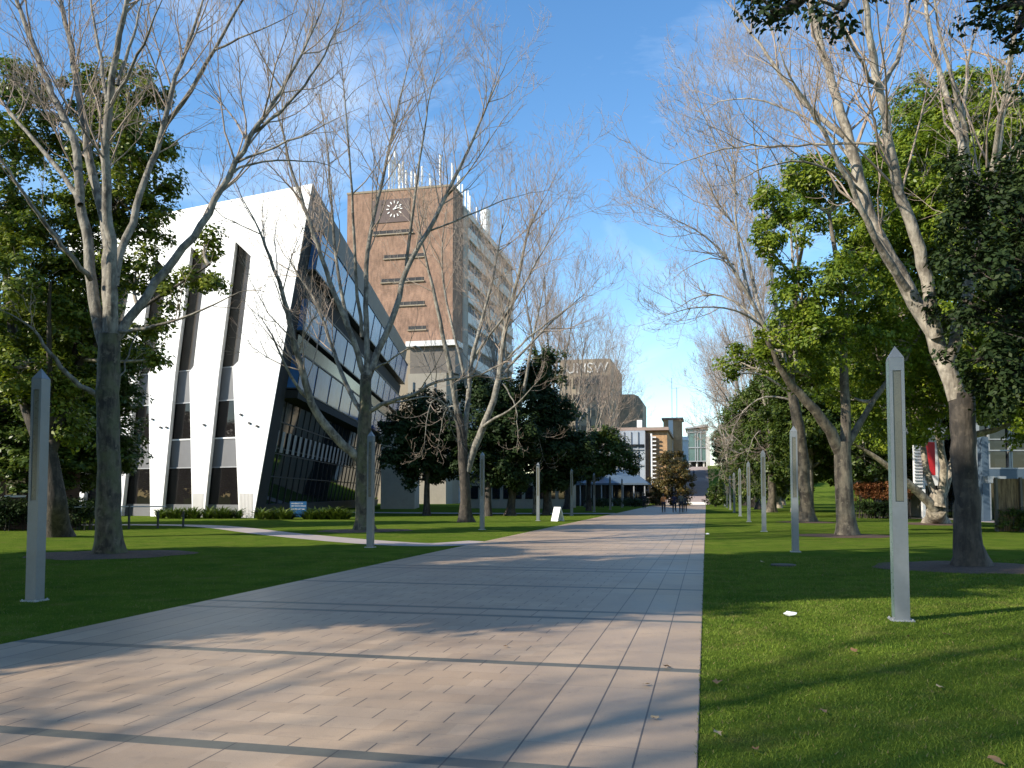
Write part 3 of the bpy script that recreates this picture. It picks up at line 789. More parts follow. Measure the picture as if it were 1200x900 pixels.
# ---- rows further off: copies
def far_bare(src, x, y, rz, sc, label, group):
    return copy_tree(src, None, (x, y, 0), rz, sc, label, group)
GL, GR = 'leafless trees lining the left side of the walk', 'trees lining the right side of the walk'
ordn = ['fourth', 'fifth', 'sixth', 'seventh', 'eighth', 'ninth']
for i, (x, y, rz, s) in enumerate([(-14.6, 63.5, 2.0, .98), (-14.2, 78, 4.1, 1.0), (-14.8, 92, 0.9, 1.02), (-14.4, 106, 3.0, .98), (-14.6, 121, 5.2, 1.0)]):
    far_bare((T3, T2)[i % 2], x, y, rz, s, 'distant leafless tree with pale twigs, %s in the row along the left of the walk' % ordn[i], GL)
for i, (x, y, rz, s) in enumerate([(5.7, 81, 1.0, .98), (5.5, 96, 3.6, 1.0), (5.8, 111, 5.0, .95), (5.5, 127, 2.2, 1.0)]):
    far_bare((R3, T3)[i % 2], x, y, rz, s, 'distant leafless tree with pale twigs, %s in the row along the right lawn' % ordn[i + 1], GR)

# ---- evergreens of a general kind: a prototype each, then copies
def round_tree(name, label, group, base, H, Rr, seed, mats, leaf, trunk_h, per=70, clus=0.7, crad=0.6, size=0.24, tr=0.32, n=16, cat='tree', hollow=0.45):
    rng = np.random.default_rng(seed)
    base = np.asarray(base, float)
    tk = [(base, tr), (base + (0.05, 0.02, trunk_h * .5), tr * .9), (base + (0.1, -.05, trunk_h), tr * .8), (base + (0.1, 0.1, trunk_h + (H - trunk_h) * .55), tr * .35)]
    lobes, limbs = [], []
    for i in range(n):
        a = 2.4 * i + rng.uniform(-.3, .3); f = (i + .5) / n
        h = trunk_h + 0.3 + (H - trunk_h - 1.0) * f
        prof = math.sin(PI * min(1, 0.25 + 0.72 * f)) ** 0.6
        rad = Rr * prof * rng.uniform(.45, .72)
        c = base + np.array((rad * math.cos(a), rad * math.sin(a), h))
        lr = Rr * rng.uniform(.33, .5)
        lobes.append((c, (lr, lr, lr * .75)))
        if i % 3 == 0:
            s = base + np.array((0.08, 0, trunk_h * .8 + (h - trunk_h) * .3))
            limbs.append(([s, s * .55 + c * .45 + (0, 0, -.25), c], tr * .45, .05))
    return leafy_tree(name, label, group, base, tk, limbs, lobes, seed, mats, leaf, per, clus, crad, size, hollow, cat)

# fourth tree of the right row is leafy and dark
D4 = round_tree('leafy_tree', 'dark green bushy tree overhanging the edge of the right lawn, behind the lamp columns', GR, (7.4, 66.4, 0), 15.5, 3.9, 31, ('bark', 'bark'), 'leaf_mid', 4.2, per=90, clus=1.3, crad=.65, size=.26)
# second row behind it, on the right
GB = 'green trees behind the right lawn'
B1 = round_tree('leafy_tree', 'tall bright green tree at the right edge, behind the nearest leafless tree', GB, W(20.0, 37.5), 20.0, 5.8, 32, ('bark', 'bark'), 'leaf', 5.0, per=90, clus=1.7, crad=.55, size=.21, n=28, tr=.36)
B2 = round_tree('leafy_tree', 'mid green spreading tree behind the red hedge', GB, W(24.6, 63), 14.0, 6.0, 33, ('bark_fig', 'bark'), 'leaf_mid', 2.8, per=80, clus=1.2, crad=.7, size=.26, n=20)
for i, (X, Zz, rz, s, src, lab) in enumerate([(37, 67, 1.0, 1.0, B2, 'mid green tree standing beside the white building with the red banner'),
        (26.5, 80, 2.2, 1.05, B2, 'mid green tree far behind the three-limbed tree, near the red hedge'),
        (31.5, 101, 3.1, 1.1, B2, 'far green tree glimpsed between the trunks on the right'),
        (34.0, 76, 4.2, 1.15, B2, 'large green tree rising behind the white building with the red banner'),
        (40.5, 128, 5.0, 1.15, B2, 'far green tree at the end of the right lawn, by the lamp columns'),
        (42.0, 62, .4, 1.25, B2, 'large green tree at the right edge behind the blue glass building'),
        (38.0, 58, 2.7, .8, B1, 'bright green tree right behind the many-stemmed pale tree')]):
    copy_tree(src, None, W(X, Zz), rz, s, lab, GB)

# many-stemmed pale fig near the house
Z = 46.0
b = G(1097, 614); b[2] = 0
F1 = leafy_tree('fig_tree', 'pale fig tree with several leaning stems and spreading roots, before the red banner', GB,
    b, [(b, .55), (P(1097, 600, Z), .5), (P(1098, 588, Z), .45), (P(1100, 575, Z), .35)],
    [(px_line([(1095, 598), (1080, 580), (1066, 567), (1050, 555), (1025, 535), (1000, 520)], Z, 0, -1.5), .26, .08),
     (px_line([(1098, 590), (1092, 570), (1086, 548), (1080, 520), (1079, 490), (1082, 460), (1080, 420)], Z, 0, 1.0), .19, .08),
     (px_line([(1100, 590), (1108, 565), (1105, 535), (1098, 505), (1098, 470), (1102, 430)], Z, 0, -1.0), .24, .1),
     (px_line([(1102, 588), (1114, 560), (1118, 530), (1122, 490), (1130, 450)], Z, 0, 1.5), .2, .08)],
    lob([(1085, 450, 40, 0), (1050, 470, 34, -1), (1120, 450, 36, 1), (1010, 505, 24, -1), (1070, 410, 40, 1), (1110, 400, 38, -1), (1150, 470, 30, 0), (1030, 440, 30, 1.5)], Z),
    34, ('bark_fig', 'bark'), 'leaf_mid', per=75, clus=.9, crad=.5, size=.2)
mulch(b, 2.4, 6)

# trees close by, leaf colour darkened for shade, whose boughs hang into the top right of the view
b = W(9.6, 6.2)
def spray(u, v, Z, r): return (P(u, v, Z), (r, r, r * .7))
R0 = leafy_tree('leafy_tree', 'shade-darkened tree whose leaf sprays hang into the top of the view', 'dark trees close by on the right',
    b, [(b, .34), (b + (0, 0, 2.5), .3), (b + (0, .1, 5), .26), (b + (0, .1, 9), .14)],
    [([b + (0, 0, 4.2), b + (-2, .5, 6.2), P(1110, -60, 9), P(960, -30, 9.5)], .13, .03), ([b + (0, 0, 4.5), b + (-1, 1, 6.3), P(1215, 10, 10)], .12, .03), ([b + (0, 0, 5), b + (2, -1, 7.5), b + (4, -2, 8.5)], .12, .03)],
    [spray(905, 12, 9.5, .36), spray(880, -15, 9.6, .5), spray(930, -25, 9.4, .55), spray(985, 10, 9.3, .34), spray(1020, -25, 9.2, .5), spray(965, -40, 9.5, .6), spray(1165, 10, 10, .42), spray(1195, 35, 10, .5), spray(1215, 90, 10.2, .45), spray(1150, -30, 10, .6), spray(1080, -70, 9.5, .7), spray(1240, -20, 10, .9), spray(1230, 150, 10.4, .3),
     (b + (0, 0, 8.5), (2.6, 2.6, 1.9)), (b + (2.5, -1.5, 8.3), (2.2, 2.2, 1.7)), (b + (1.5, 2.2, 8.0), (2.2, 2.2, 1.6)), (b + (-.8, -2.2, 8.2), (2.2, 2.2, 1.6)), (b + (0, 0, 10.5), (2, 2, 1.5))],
    35, ('bark_dark_shade', 'bark_dark_shade'), 'leaf_dark_shade', per=42, clus=3.2, crad=.24, size=.088, hollow=.1)
b = W(14.6, 16.4)
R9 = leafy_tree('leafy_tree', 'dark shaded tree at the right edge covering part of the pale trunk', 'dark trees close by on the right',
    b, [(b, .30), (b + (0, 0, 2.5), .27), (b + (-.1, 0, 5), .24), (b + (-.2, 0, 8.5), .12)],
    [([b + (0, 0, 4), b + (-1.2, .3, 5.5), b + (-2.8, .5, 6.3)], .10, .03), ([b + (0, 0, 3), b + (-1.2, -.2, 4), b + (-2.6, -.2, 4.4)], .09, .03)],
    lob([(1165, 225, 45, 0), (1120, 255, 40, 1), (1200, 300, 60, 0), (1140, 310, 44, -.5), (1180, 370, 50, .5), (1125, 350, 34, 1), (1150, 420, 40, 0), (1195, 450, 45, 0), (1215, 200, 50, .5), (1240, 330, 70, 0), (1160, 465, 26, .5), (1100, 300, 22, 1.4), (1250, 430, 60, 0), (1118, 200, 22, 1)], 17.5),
    36, ('bark_dark_shade', 'bark_dark_shade'), 'leaf_dark_shade', per=75, clus=3.2, crad=.34, size=.13, hollow=.2)

# ---- big evergreen behind the first bare tree on the left
Z = 32.0
b = G(68, 629); b[2] = 0
E1 = leafy_tree('leafy_tree', 'wide evergreen tree with lit yellow-green foliage at the left edge, partly hiding the white building', 'evergreen trees at the left',
    b, [(b, .45), (P(66, 590, Z), .38), (P(60, 550, Z), .33), (P(55, 520, Z), .3)],
    [(px_line([(57, 535), (40, 510), (30, 480), (20, 430), (10, 370), (5, 300), (15, 200), (25, 120)], Z, 0, 1.5), .24, .06),
     (px_line([(58, 530), (75, 490), (85, 440), (100, 380), (120, 300), (140, 220), (150, 130)], Z, 0, 1.0), .26, .06),
     (px_line([(85, 440), (110, 400), (150, 370), (200, 340), (245, 310)], Z, .3, -1.5), .12, .03),
     (px_line([(60, 520), (55, 460), (58, 400), (60, 330)], Z, 0, -2.0), .15, .05)],
    lob([(22, 95, 32, 0), (10, 165, 42, 1), (40, 130, 24, 0), (-5, 240, 58, 0), (25, 330, 52, -1), (60, 285, 46, 0), (120, 118, 42, 1), (160, 105, 34, 0), (187, 165, 24, 0), (150, 165, 38, -1), (95, 170, 34, 1), (190, 215, 18, 0),
         (140, 235, 44, 0), (172, 262, 30, .5), (75, 385, 46, 0), (25, 425, 46, -.5), (112, 325, 44, 1), (160, 315, 30, 0), (190, 345, 22, -.5), (240, 285, 18, -1), (225, 325, 20, -1), (180, 385, 20, 0), (60, 460, 36, 0), (108, 452, 24, .5), (100, 235, 38, 0), (-20, 380, 50, 0), (140, 400, 20, .5), (252, 330, 10, -1.2), (85, 500, 22, .5), (185, 420, 10, 0)], Z),
    41, ('bark_dark_shade', 'bark'), 'leaf_fresh_dark', per=100, clus=1.9, crad=.5, size=.19, hollow=.3)

# ---- dark trees between the white building and the walk
GD = 'dark evergreen trees in the shade of the buildings'
Z = 62.0
def dark_tree(u, v, Z, lobes, seed, label, leaf='leaf_dark_shade'):  # default leaf and bark colours carry the shade on these trees
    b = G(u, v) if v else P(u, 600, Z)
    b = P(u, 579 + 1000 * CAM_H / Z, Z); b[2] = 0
    return leafy_tree('dark_tree', label, GD, b, [(b, .26), (b + (0, 0, 2), .22), (b + (.1, 0, 4), .18), (b + (.1, 0, 7), .08)], [], lob(lobes, Z), seed, ('bark_dark_shade', 'bark_dark_shade'), leaf, per=95, clus=1.6, crad=.7, size=.28, hollow=.2)
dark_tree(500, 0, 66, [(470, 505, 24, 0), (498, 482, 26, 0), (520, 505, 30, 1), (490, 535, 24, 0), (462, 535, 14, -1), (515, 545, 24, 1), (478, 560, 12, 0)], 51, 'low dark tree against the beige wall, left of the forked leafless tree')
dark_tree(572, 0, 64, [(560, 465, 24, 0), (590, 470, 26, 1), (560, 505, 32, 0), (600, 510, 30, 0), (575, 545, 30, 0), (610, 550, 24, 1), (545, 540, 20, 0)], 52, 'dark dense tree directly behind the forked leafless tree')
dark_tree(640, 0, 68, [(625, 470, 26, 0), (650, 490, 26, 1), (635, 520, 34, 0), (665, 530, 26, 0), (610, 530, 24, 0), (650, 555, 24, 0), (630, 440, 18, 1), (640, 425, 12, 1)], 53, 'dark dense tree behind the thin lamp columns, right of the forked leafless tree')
dark_tree(690, 0, 84, [(680, 520, 20, 0), (705, 515, 18, 1), (690, 545, 20, 0), (715, 540, 16, 0), (668, 545, 16, 0), (735, 535, 12, 0), (740, 548, 10, 0), (722, 520, 12, 0)], 54, 'small olive tree left of the orange brick building', 'leaf_mid')
Z = 72.0
b = P(628, 579 + 1000 * CAM_H / Z, Z); b[2] = 0
leafy_tree('leafy_tree', 'loose yellow-green tree top catching the sun right of the tower', GD, b, [(b, .25), (b + (0, 0, 4), .2), (b + (0, 0, 9), .12)], [],
    lob([(628, 425, 16, 0), (648, 415, 14, 0), (618, 450, 16, 0), (640, 450, 16, 1), (660, 440, 12, 0), (655, 470, 14, 0), (675, 480, 12, 0), (632, 480, 16, 0)], Z), 55, ('bark', 'bark'), 'leaf_mid', per=50, clus=.9, crad=.55, size=.26)
Z = 125.0
b = W(*[((787 - 600) / 1000 * Z), Z]); 
leafy_tree('leafy_tree', 'brownish round tree at the end of the walk, before the orange brick building', 'small trees at the end of the walk', b, [(b, .22), (b + (0, 0, 2.5), .18), (b + (0, 0, 5), .08)], [],
    lob([(775, 560, 13, 0), (792, 543, 14, 0), (803, 560, 11, 0), (785, 575, 15, -1), (770, 580, 12, 0), (800, 582, 12, 0), (780, 540, 10, 1)], Z), 56, ('bark_dark_shade', 'bark_dark_shade'), 'leaf_brown', per=80, clus=.8, crad=.8, size=.34)
b = W((838 - 600) / 1000 * 112, 112)
leafy_tree('bush', 'rounded green bush beside the foot of the far steps', 'small trees at the end of the walk', b, [(b, .12), (b + (0, 0, 1), .1), (b + (0, 0, 2), .05)], [],
    lob([(840, 575, 8, 0), (846, 584, 8, 0), (837, 585, 6, 0), (843, 566, 5, 0)], 112), 57, ('bark_dark_shade', 'bark_dark_shade'), 'leaf_mid', per=80, clus=1.6, crad=.5, size=.25, cat='bush')

far_bare(T3, -15.2, -9.0, 2.3, 1.0, 'leafless tree left of the viewer, its thin shadows streaking the near paving', GL)
far_bare(T2, -22.0, -15.0, 4.0, 1.0, 'leafless tree behind the viewer on the left', GL)
for x, y, z, rz, s, lab in ((3.4, 150, -.25, 1.2, .9, 'leafless tree at the foot of the far hillside, nearest the steps'), (6.5, 166, 1.0, 2.9, .95, 'leafless tree on the far hillside, right of the glass hall'), (12.0, 158, .3, 4.4, 1.0, 'leafless tree on the far hillside behind the end of the lamp columns')):
    copy_tree(R3, None, (x, y, z), rz, s, lab, 'leafless trees on the far hillside')
for x, y, z, rz, s, lab in ((9.0, 190, 3.2, .3, .9, 'green tree halfway up the far hillside beside the steps'), (16.0, 215, 5.4, 1.9, 1.1, 'green tree near the top of the far hillside'), (6.5, 236, 7.6, 4.0, .95, 'green tree at the top of the far hillside, touching the glass hall'), (13.5, 248, 8.6, 5.1, 1.0, 'green tree on the skyline of the far hillside')):
    copy_tree(B2, None, (x, y, z), rz, s, lab, GB)
# ---- evergreens off to the left that throw the shade over lawn and walk
GS = 'evergreen trees at the left'
L0 = round_tree('leafy_tree', 'dense evergreen tree standing left of the viewer beside the walk', GS, (-16.5, 5.7, 0), 18.5, 5.2, 61, ('bark', 'bark'), 'leaf_mid', 4.0, per=80, clus=1.3, crad=.75, size=.32, n=26, tr=.4)
copy_tree(L0, None, (-24.5, 10.0, 0), 1.4, (1.0, 1.0, .74), 'dense evergreen tree further back on the left lawn, beyond the view', GS)
copy_tree(L0, None, (-25.5, -2.0, 0), 2.9, (1.0, 1.0, 1.05), 'dense evergreen tree behind the viewer on the left', GS)
for X_, Z_, r_, lab in ((-45, 57, .5, 'unseen low evergreen tree far to the left, facing the white slit-window front'), (-52, 49, 2.0, 'unseen low evergreen tree beyond the brick house, far to the left'), (-44, 47, 3.3, 'unseen low evergreen tree beside the brick house, far to the left')):  # unseen trees added so the slit panes reflect them, not bright sky
    copy_tree(L0, None, W(X_, Z_), r_, (1.1, 1.1, .5), lab, GS)
copy_tree(L0, None, (-31.5, 36.0, 0), 5.4, (.85, .85, .62), 'evergreen tree behind the wide evergreen, beside the brick house', GS)

# ------------------------------------------------------------------ the white building with the slit windows
CAMP = np.array((0, 0, CAM_H))
def dirw(X, Z): return W(X, Z) / math.hypot(X, Z)
def on_plane(u, v, p0, n):
    k = P(u, v, 1.0) - CAMP
    return CAMP + k * (np.dot(p0 - CAMP, n) / np.dot(k, n))
FB = G(297, 607); FB[2] = 0
FD = dirw(-0.899, 0.438)                       # along the facade, away from the corner
FN = np.array((FD[1], -FD[0], 0.0))            # towards the sun / viewer
if np.dot(FN, CAMP - FB) < 0: FN = -FN
UP = np.array((0, 0, 1.0))
def FP(u, v, off=0.0):
    p = on_plane(u, v, FB, FN); p[2] = max(p[2], 0.0)
    return p + FN * off

law = thing('white_building', 'white angular building with tall slit windows and a dark glass side, left of the walk', 'building', FB)
o_ = FB
topr, topl = FP(366, 215), FP(172, 256.2)
TOPZ = topr[2]
EXT = 9.0
farl_t = FP(172, 256.2) + FD * EXT; farl_t[2] = TOPZ
topl[2] = TOPZ
farl_b = farl_t.copy(); farl_b[2] = 0
slits = [  # left edge upwards, then right edge downwards
    [(239, 606), (256, 440), (276, 283), (294, 300), (279.5, 423), (272.5, 430), (280, 607)],
    [(189, 606), (205, 439), (224, 289), (242, 307), (232, 385), (227, 429), (222, 436), (225, 606)],
    [(142, 606), (160, 439), (180, 300), (197, 318), (187, 385), (179, 430), (174, 437), (176, 606)],
    [(96, 605), (113, 445), (138, 310), (154, 327), (142, 390), (134, 432), (128, 438), (128, 605)]]
slits3 = []
for s in slits:
    q = [FP(u, v) for u, v in s]
    q[0][2] = 0; q[-1][2] = 0
    slits3.append(q)
ring = [FB, topr, farl_t, farl_b]
for q in slits3[::-1]:
    ring += q
mb = MB(o_); mb.slab(ring, dirw(-0.025, 1.0) * 0.62)
fac = mb.build('facade', M['white'], law)
# ribbed metal feet of the white piers
feet = [(280.3, 296.6), (225.6, 238.2)]
for ua, ub in feet:
    mb = MB(o_)
    for k in range(10):
        f0, f1 = k / 10, (k + .62) / 10
        u0, u1 = ua + (ub - ua) * f0, ua + (ub - ua) * f1
        r = [FP(u0, 607), FP(u1, 607), FP(u1 + .6, 578), FP(u0 + .3, 578)]
        r[0][2] = r[1][2] = 0
        mb.slab([p + FN * 0.035 for p in r], -FN * 0.033)
    mb.build('ribbed_vent', M['rib_white'], fac)
for u, v in [(283, 486), (293, 496), (302, 499.5), (240, 498), (196, 501), (189, 501), (179.5, 491.5), (143, 503)]:
    mb = MB(o_); p = FP(u, v, .003); mb.slab([p + FD * .16, p + FD * .03 + UP * .09, p - FD * .14 + UP * .02, p - UP * .07], FN * .12)
    mb.build('bracket', M['metal_dark'], fac)
# glazing of every slit, set back
for q, s in zip(slits3, slits):
    win = None
    su = [np.dot(p - FB, FD) for p in q]
    a0, a1 = min(su) - .1, max(su) + .1
    zt = max(p[2] for p in q) + .1
    rows = [('pane', 0.9, 3.55, 'glass_slit', -.02), ('spandrel', 3.62, 5.62, 'greypanel', .0), ('pane', 5.725, 8.35, 'glass_slit', -.02), ('spandrel', 8.42, 10.75, 'greypanel', .0), ('pane', 10.82, zt, 'glass_brown', -.02)]
    base = FB - FN * 0.56
    mb = MB(o_); bb = base - FN * .03
    mb.slab([bb + FD * a0, bb + FD * a1, bb + FD * a1 + UP * .9, bb + FD * a0 + UP * .9], -FN * .2)
    win = mb.build('slit_window', M['greypanel'], law)
    for z0, z1 in ((3.55, 3.62), (5.62, 5.72), (8.35, 8.42), (10.75, 10.82)):
        mb = MB(o_); mb.slab([base + FD * a0 + UP * z0, base + FD * a1 + UP * z0, base + FD * a1 + UP * z1, base + FD * a0 + UP * z1], -FN * .3)
        mb.build('transom', M['paint_white'] if z0 == 5.62 else M['metal_grey'], win)
    for nm, z0, z1, m, off in rows:
        mb = MB(o_); bb = base + FN * (off - .06)
        mb.slab([bb + FD * a0 + UP * z0, bb + FD * a1 + UP * z0, bb + FD * a1 + UP * z1, bb + FD * a0 + UP * z1], -FN * .2)
        mb.build(nm, M[m], win)

# dark glass side towards the walk: leans out towards its top
SD = dirw(-0.025, 1.0)
SL = 66.0
def SPt(a, h, off=0.0):
    """a metres along the side, h up, off metres proud of it"""
    f = h / TOPZ
    b = FB * (1 - f) + np.array((topr[0], topr[1], 0)) * f
    p = b + SD * a
    nrm = np.array((SD[1], -SD[0], 0.0))
    return np.array((p[0], p[1], h)) + nrm * off
def side_slab(mb, a0, a1, h0, h1, off, th):
    A = [SPt(a0, h0, off), SPt(a1, h0, off), SPt(a1, h1, off), SPt(a0, h1, off)]
    B = [SPt(a0, h0, off - th), SPt(a1, h0, off - th), SPt(a1, h1, off - th), SPt(a0, h1, off - th)]
    mb.hexa([B[0], A[0], A[1], B[1], B[3], A[3], A[2], B[2]])
A0 = 2.62
# solid core behind the skins
mb = MB(o_)
c0 = FB - FN * 1.2 + SD * 1.0; 
core_b = [SPt(A0 + .9, 0, -1.0), SPt(SL, 0, -1.0), SPt(SL, 0, -34), farl_b - FN * 1.0 + SD * 30, farl_b - FN * 1.0 - FD * .4]
core_t = [SPt(A0 + .9, TOPZ - .5, -1.0), SPt(SL, TOPZ - .5, -1.0), SPt(SL, TOPZ - .5, -34), farl_t - FN * 1.0 + SD * 30, farl_t - FN * 1.0 - FD * .4]
for p in core_t: p[2] = TOPZ - .5
for p in core_b: p[2] = 0
n = 5
mb.add(core_b + core_t, [tuple(range(n))[::-1], tuple(range(n, 2 * n))] + [(i, (i + 1) % n, n + (i + 1) % n, n + i) for i in range(n)])
core = mb.build('core_wall', M['dark'], law)
def band(name, h0, h1, off, th, mat, a0=A0, a1=SL, parent=law):
    mb = MB(o_); side_slab(mb, a0, a1, h0, h1, off, th); return mb.build(name, M[mat], parent)
band('parapet', 20.6, TOPZ, .03, .12, 'brown_clad', a0=.12)
for (h0, h1, off, gl) in [(17.7, 20.3, .55, 'glass_sky_tint'), (13.4, 15.6, .45, 'glass_sky_tint'), (9.3, 11.6, .75, 'glass_sky_tint')]:
    g = band('window_band', h0, h1, off, .9, gl)
    mb = MB(o_)
    a = A0
    while a < SL:
        side_slab(mb, a, a + .07, h0 + .02, h1 - .02, off + .05, .048); a += 5.6
    side_slab(mb, A0, SL, h0 - .12, h0 - .005, off + .08, .9)
    side_slab(mb, A0, SL, h1 + .005, h1 + .12, off + .08, .9)
    mb.build('mullions', M['metal_dark'], g)
band('spandrel_band', 15.9, 17.4, .05, .5, 'dark')
g = band('window_band', 11.9, 13.1, .2, .5, 'glass_brown')
band('soffit_beam', 8.55, 9.1, .9, 1.4, 'dark')
# lobby glazing below
lob_ = band('lobby_glass', 0.9, 8.5, -.35, .3, 'glass')
mb = MB(o_)
a = A0
while a < SL:
    side_slab(mb, a, a + .10, .9, 8.5, -.29, .055); a += 2.2
for h in (2.9, 4.6, 5.0, 6.9): side_slab(mb, A0, SL, h, h + .09, -.285, .05)
mb.build('mullions', M['metal_dark'], lob_)
band('plinth', 0.0, .88, -.2, .5, 'metal_dark')
a = 3.0          # pale upright louvres on the first floor
while a < 40:
    mb = MB(o_); side_slab(mb, a, a + .8, 4.75, 6.3, -.24, .03); a += 1.9
    mb.build('louvre', M['metal_grey'], lob_)
# dark corner pier beside the white edge
mb = MB(o_); side_slab(mb, .12, 2.6, 0, 20.5, .03, .12); mb.build('corner_pier', M['dark'], law)
# end block with beige wall
bw = thing('annex_building', 'low beige rendered block at the end of the dark glass building', 'building', W(-13, 95))
mb = MB(W(-13, 95))
pts = [W(-14.6, 95), W(-10.9, 95.6), W(-11.5, 106), W(-15.5, 106)]
mb.prism([p[:2] for p in pts], 0, 9.3); mb.build('wall', M['conc_beige'], bw)
mb = MB(W(-13, 95)); mb.prism([p[:2] for p in [W(-15.0, 94.6), W(-10.6, 95.2), W(-11.2, 106.4), W(-15.9, 106.4)]], 9.3, 9.75); mb.build('roof', M['dark'], bw)

# ------------------------------------------------------------------ brick clock tower
Z0 = 145.0
M['conc_podium'] = mat_plain('podium_concrete', (0.27, 0.245, 0.20), 0.85, 0.15, 0.3)  # beige concrete darkened for the shadow on it
c = P(531, 218, Z0); TX1, TY0, TH = c[0], c[1], c[2]
TW_, TD = 19.6, 47.3
TX0, TY1 = TX1 - TW_, TY0 + TD
tw = thing('clock_tower', 'tall brick tower block with a clock and roof masts, its long side in grey-white panels', 'building', ((TX0 + TX1) / 2, (TY0 + TY1) / 2, 0))
o_ = np.array(tw.location)
BH = P(531, 402, Z0)[2]
def tz(v, Z=Z0): return P(531, v, Z)[2]
def tx(u):   # x on the front face from a column of the photograph
    p = on_plane(u, 300, np.array((0, TY0, 0)), np.array((0, 1.0, 0))); return p[0]
def tzz(u, v):
    return on_plane(u, v, np.array((0, TY0, 0)), np.array((0, 1.0, 0)))[2]
mb = MB(o_); mb.box(TX0, TX1, TY0, TY0 + 6.0, BH, TH); mb.build('brick_wall', M['brick'], tw)
mb = MB(o_); mb.box(TX0 + .4, TX1 - .35, TY0 + 6.003, TY1, 0, TH - .6); mb.build('side_wall', M['conc_white'], tw)
mb = MB(o_); mb.box(TX0 + .5, TX1 - .6, TY0 + .8, TY0 + 6.0, 0, BH - .003); mb.build('lower_wall', M['conc_brown'], tw)
mb = MB(o_); mb.box(TX0 - .1, TX1 + .1, TY0 - .1, TY0 + 6.1, TH, TH + .35); mb.build('coping', M['conc_brown'], tw)
# clock
ck = MB(o_); ck.box(tx(436), tx(480), TY0 - .12, TY0 - .002, tzz(455, 261), tzz(455, 234)); ckp = ck.build('clock', M['slate'], tw)
cc = on_plane(462.3, 245, np.array((0, TY0 - .12, 0)), np.array((0, 1.0, 0)))
mb = MB(o_)
rad = 1.28
def bar(cx, cz, ang, l0, l1, w0, w1, y0, y1):
    s, c_ = math.sin(ang), math.cos(ang)
    def q(l, w): return (cx + s * l + c_ * w, cz + c_ * l - s * w)
    r = [q(l0, -w0), q(l0, w0), q(l1, w1), q(l1, -w1)]
    mb.slab([np.array((a, y0, b)) for a, b in r], (0, y1 - y0, 0))
for k in range(12):
    bar(cc[0], cc[2], k * PI / 6, rad * .78, rad * 1.15, .075, .10, cc[1] - .004, cc[1] - .09)
dial = mb.build('hour_mark', M['paint_white'], ckp)
mb = MB(o_); bar(cc[0], cc[2], R(37), -.2, rad * .62, .10, .08, cc[1] - .004, cc[1] - .10); bar(cc[0], cc[2], R(77), -.25, rad * .98, .08, .06, cc[1] - .11, cc[1] - .16); mb.build('clock_hand', M['paint_white'], ckp)
# slot windows with sills on the brick front
for vv, ua, ub in [(273, 437, 484), (302, 450, 497), (330, 447, 497), (358, 465, 498), (387, 479, 500)]:
    z = tzz(470, vv); xa, xb = tx(ua), tx(ub)
    mb = MB(o_); mb.box(xa, xb, TY0 - .03, TY0 - .003, z, z + .62); w = mb.build('slot_window', M['glass_brown'], tw)
    mb = MB(o_); mb.box(xa - .1, xb + .1, TY0 - .26, TY0 - .033, z - .22, z - .02); mb.build('sill', M['conc_brown'], w)
    mb = MB(o_)
    k = xa
    while k < xb: mb.box(k, k + .12, TY0 - .1, TY0 - .033, z, z + .62); k += 1.25
    mb.build('mullion', M['brown_clad'], w)
# long side: panels and window bands, storey by storey
storey = 3.95
nst = int((TH - 6) / storey)
for k in range(nst):
    zc = TH - 3.3 - k * storey
    mb = MB(o_); mb.box(TX1 - .34, TX1 - .28, TY0 + 9.5, TY1 - .5, zc - .75, zc + .75); w = mb.build('window_band', M['glass'], tw)
    mb = MB(o_)        # a comb of mullions under one head rail
    ringp, y_ = [(TY0 + 9.5, zc + .75), (TY0 + 9.5, zc + .66)], TY0 + 9.9
    while y_ < TY1 - 1.5:
        for dy, w_ in ((0, .26), (1.25, .12)):
            ringp += [(y_ + dy, zc + .66), (y_ + dy, zc - .74), (y_ + dy + w_, zc - .74), (y_ + dy + w_, zc + .66)]
        y_ += 2.35
    ringp += [(TY1 - .5, zc + .66), (TY1 - .5, zc + .75)]
    mb.slab([np.array((TX1 - .275, a, b)) for a, b in ringp], (.13, 0, 0))
    mb.build('mullion', M['metal_grey'], w)
    mb = MB(o_); mb.box(TX1 - .34, TX1 + .12, TY0 + 9.3, TY1, zc + .78, zc + .98); mb.build('hood', M['conc_brown'], w)
    mb = MB(o_)      # panel joints of the spandrel
    mb.box(TX1 - .34, TX1 - .05, TY0 + 9.3, TY1, zc - 2.75, zc - .8); mb.build('spandrel_panel', M['conc_white'], w)
for k in range(4):
    mb = MB(o_); mb.box(TX1 - .3, TX1 + .25, TY0 + 6.1 + k * .85, TY0 + 6.4 + k * .85, 14, TH - 1.5); mb.build('fin', M['conc'], tw)
# overhanging ledge under the brick
x0, x1 = tx(484), tx(531) + 1.6
mb = MB(o_); mb.box(x0, x1, TY0 - 3.5, TY0 + .75, BH - .95, BH - .05); mb.build('ledge', M['conc_white'], tw)
mb = MB(o_); mb.box(x0 + .5, x1 - .4, TY0 - 2.6, TY0 + .79, BH - 5.5, BH - .96); mb.build('recess_wall', M['brown_clad'], tw)
mb = MB(o_); mb.box(x0 + .3, x1 - 1.8, TY0 - 3.0, TY0 + .78, 0, BH - 5.52); mb.build('podium_wall', M['conc_podium'], tw)
mb = MB(o_)
for k in range(3): mb.box(x0 + 1.2 + k * 1.9, x0 + 1.5 + k * 1.9, TY0 - 3.12, TY0 - 3.003, 4, BH - 7)
mb.build('slot_window', M['glass'], tw)
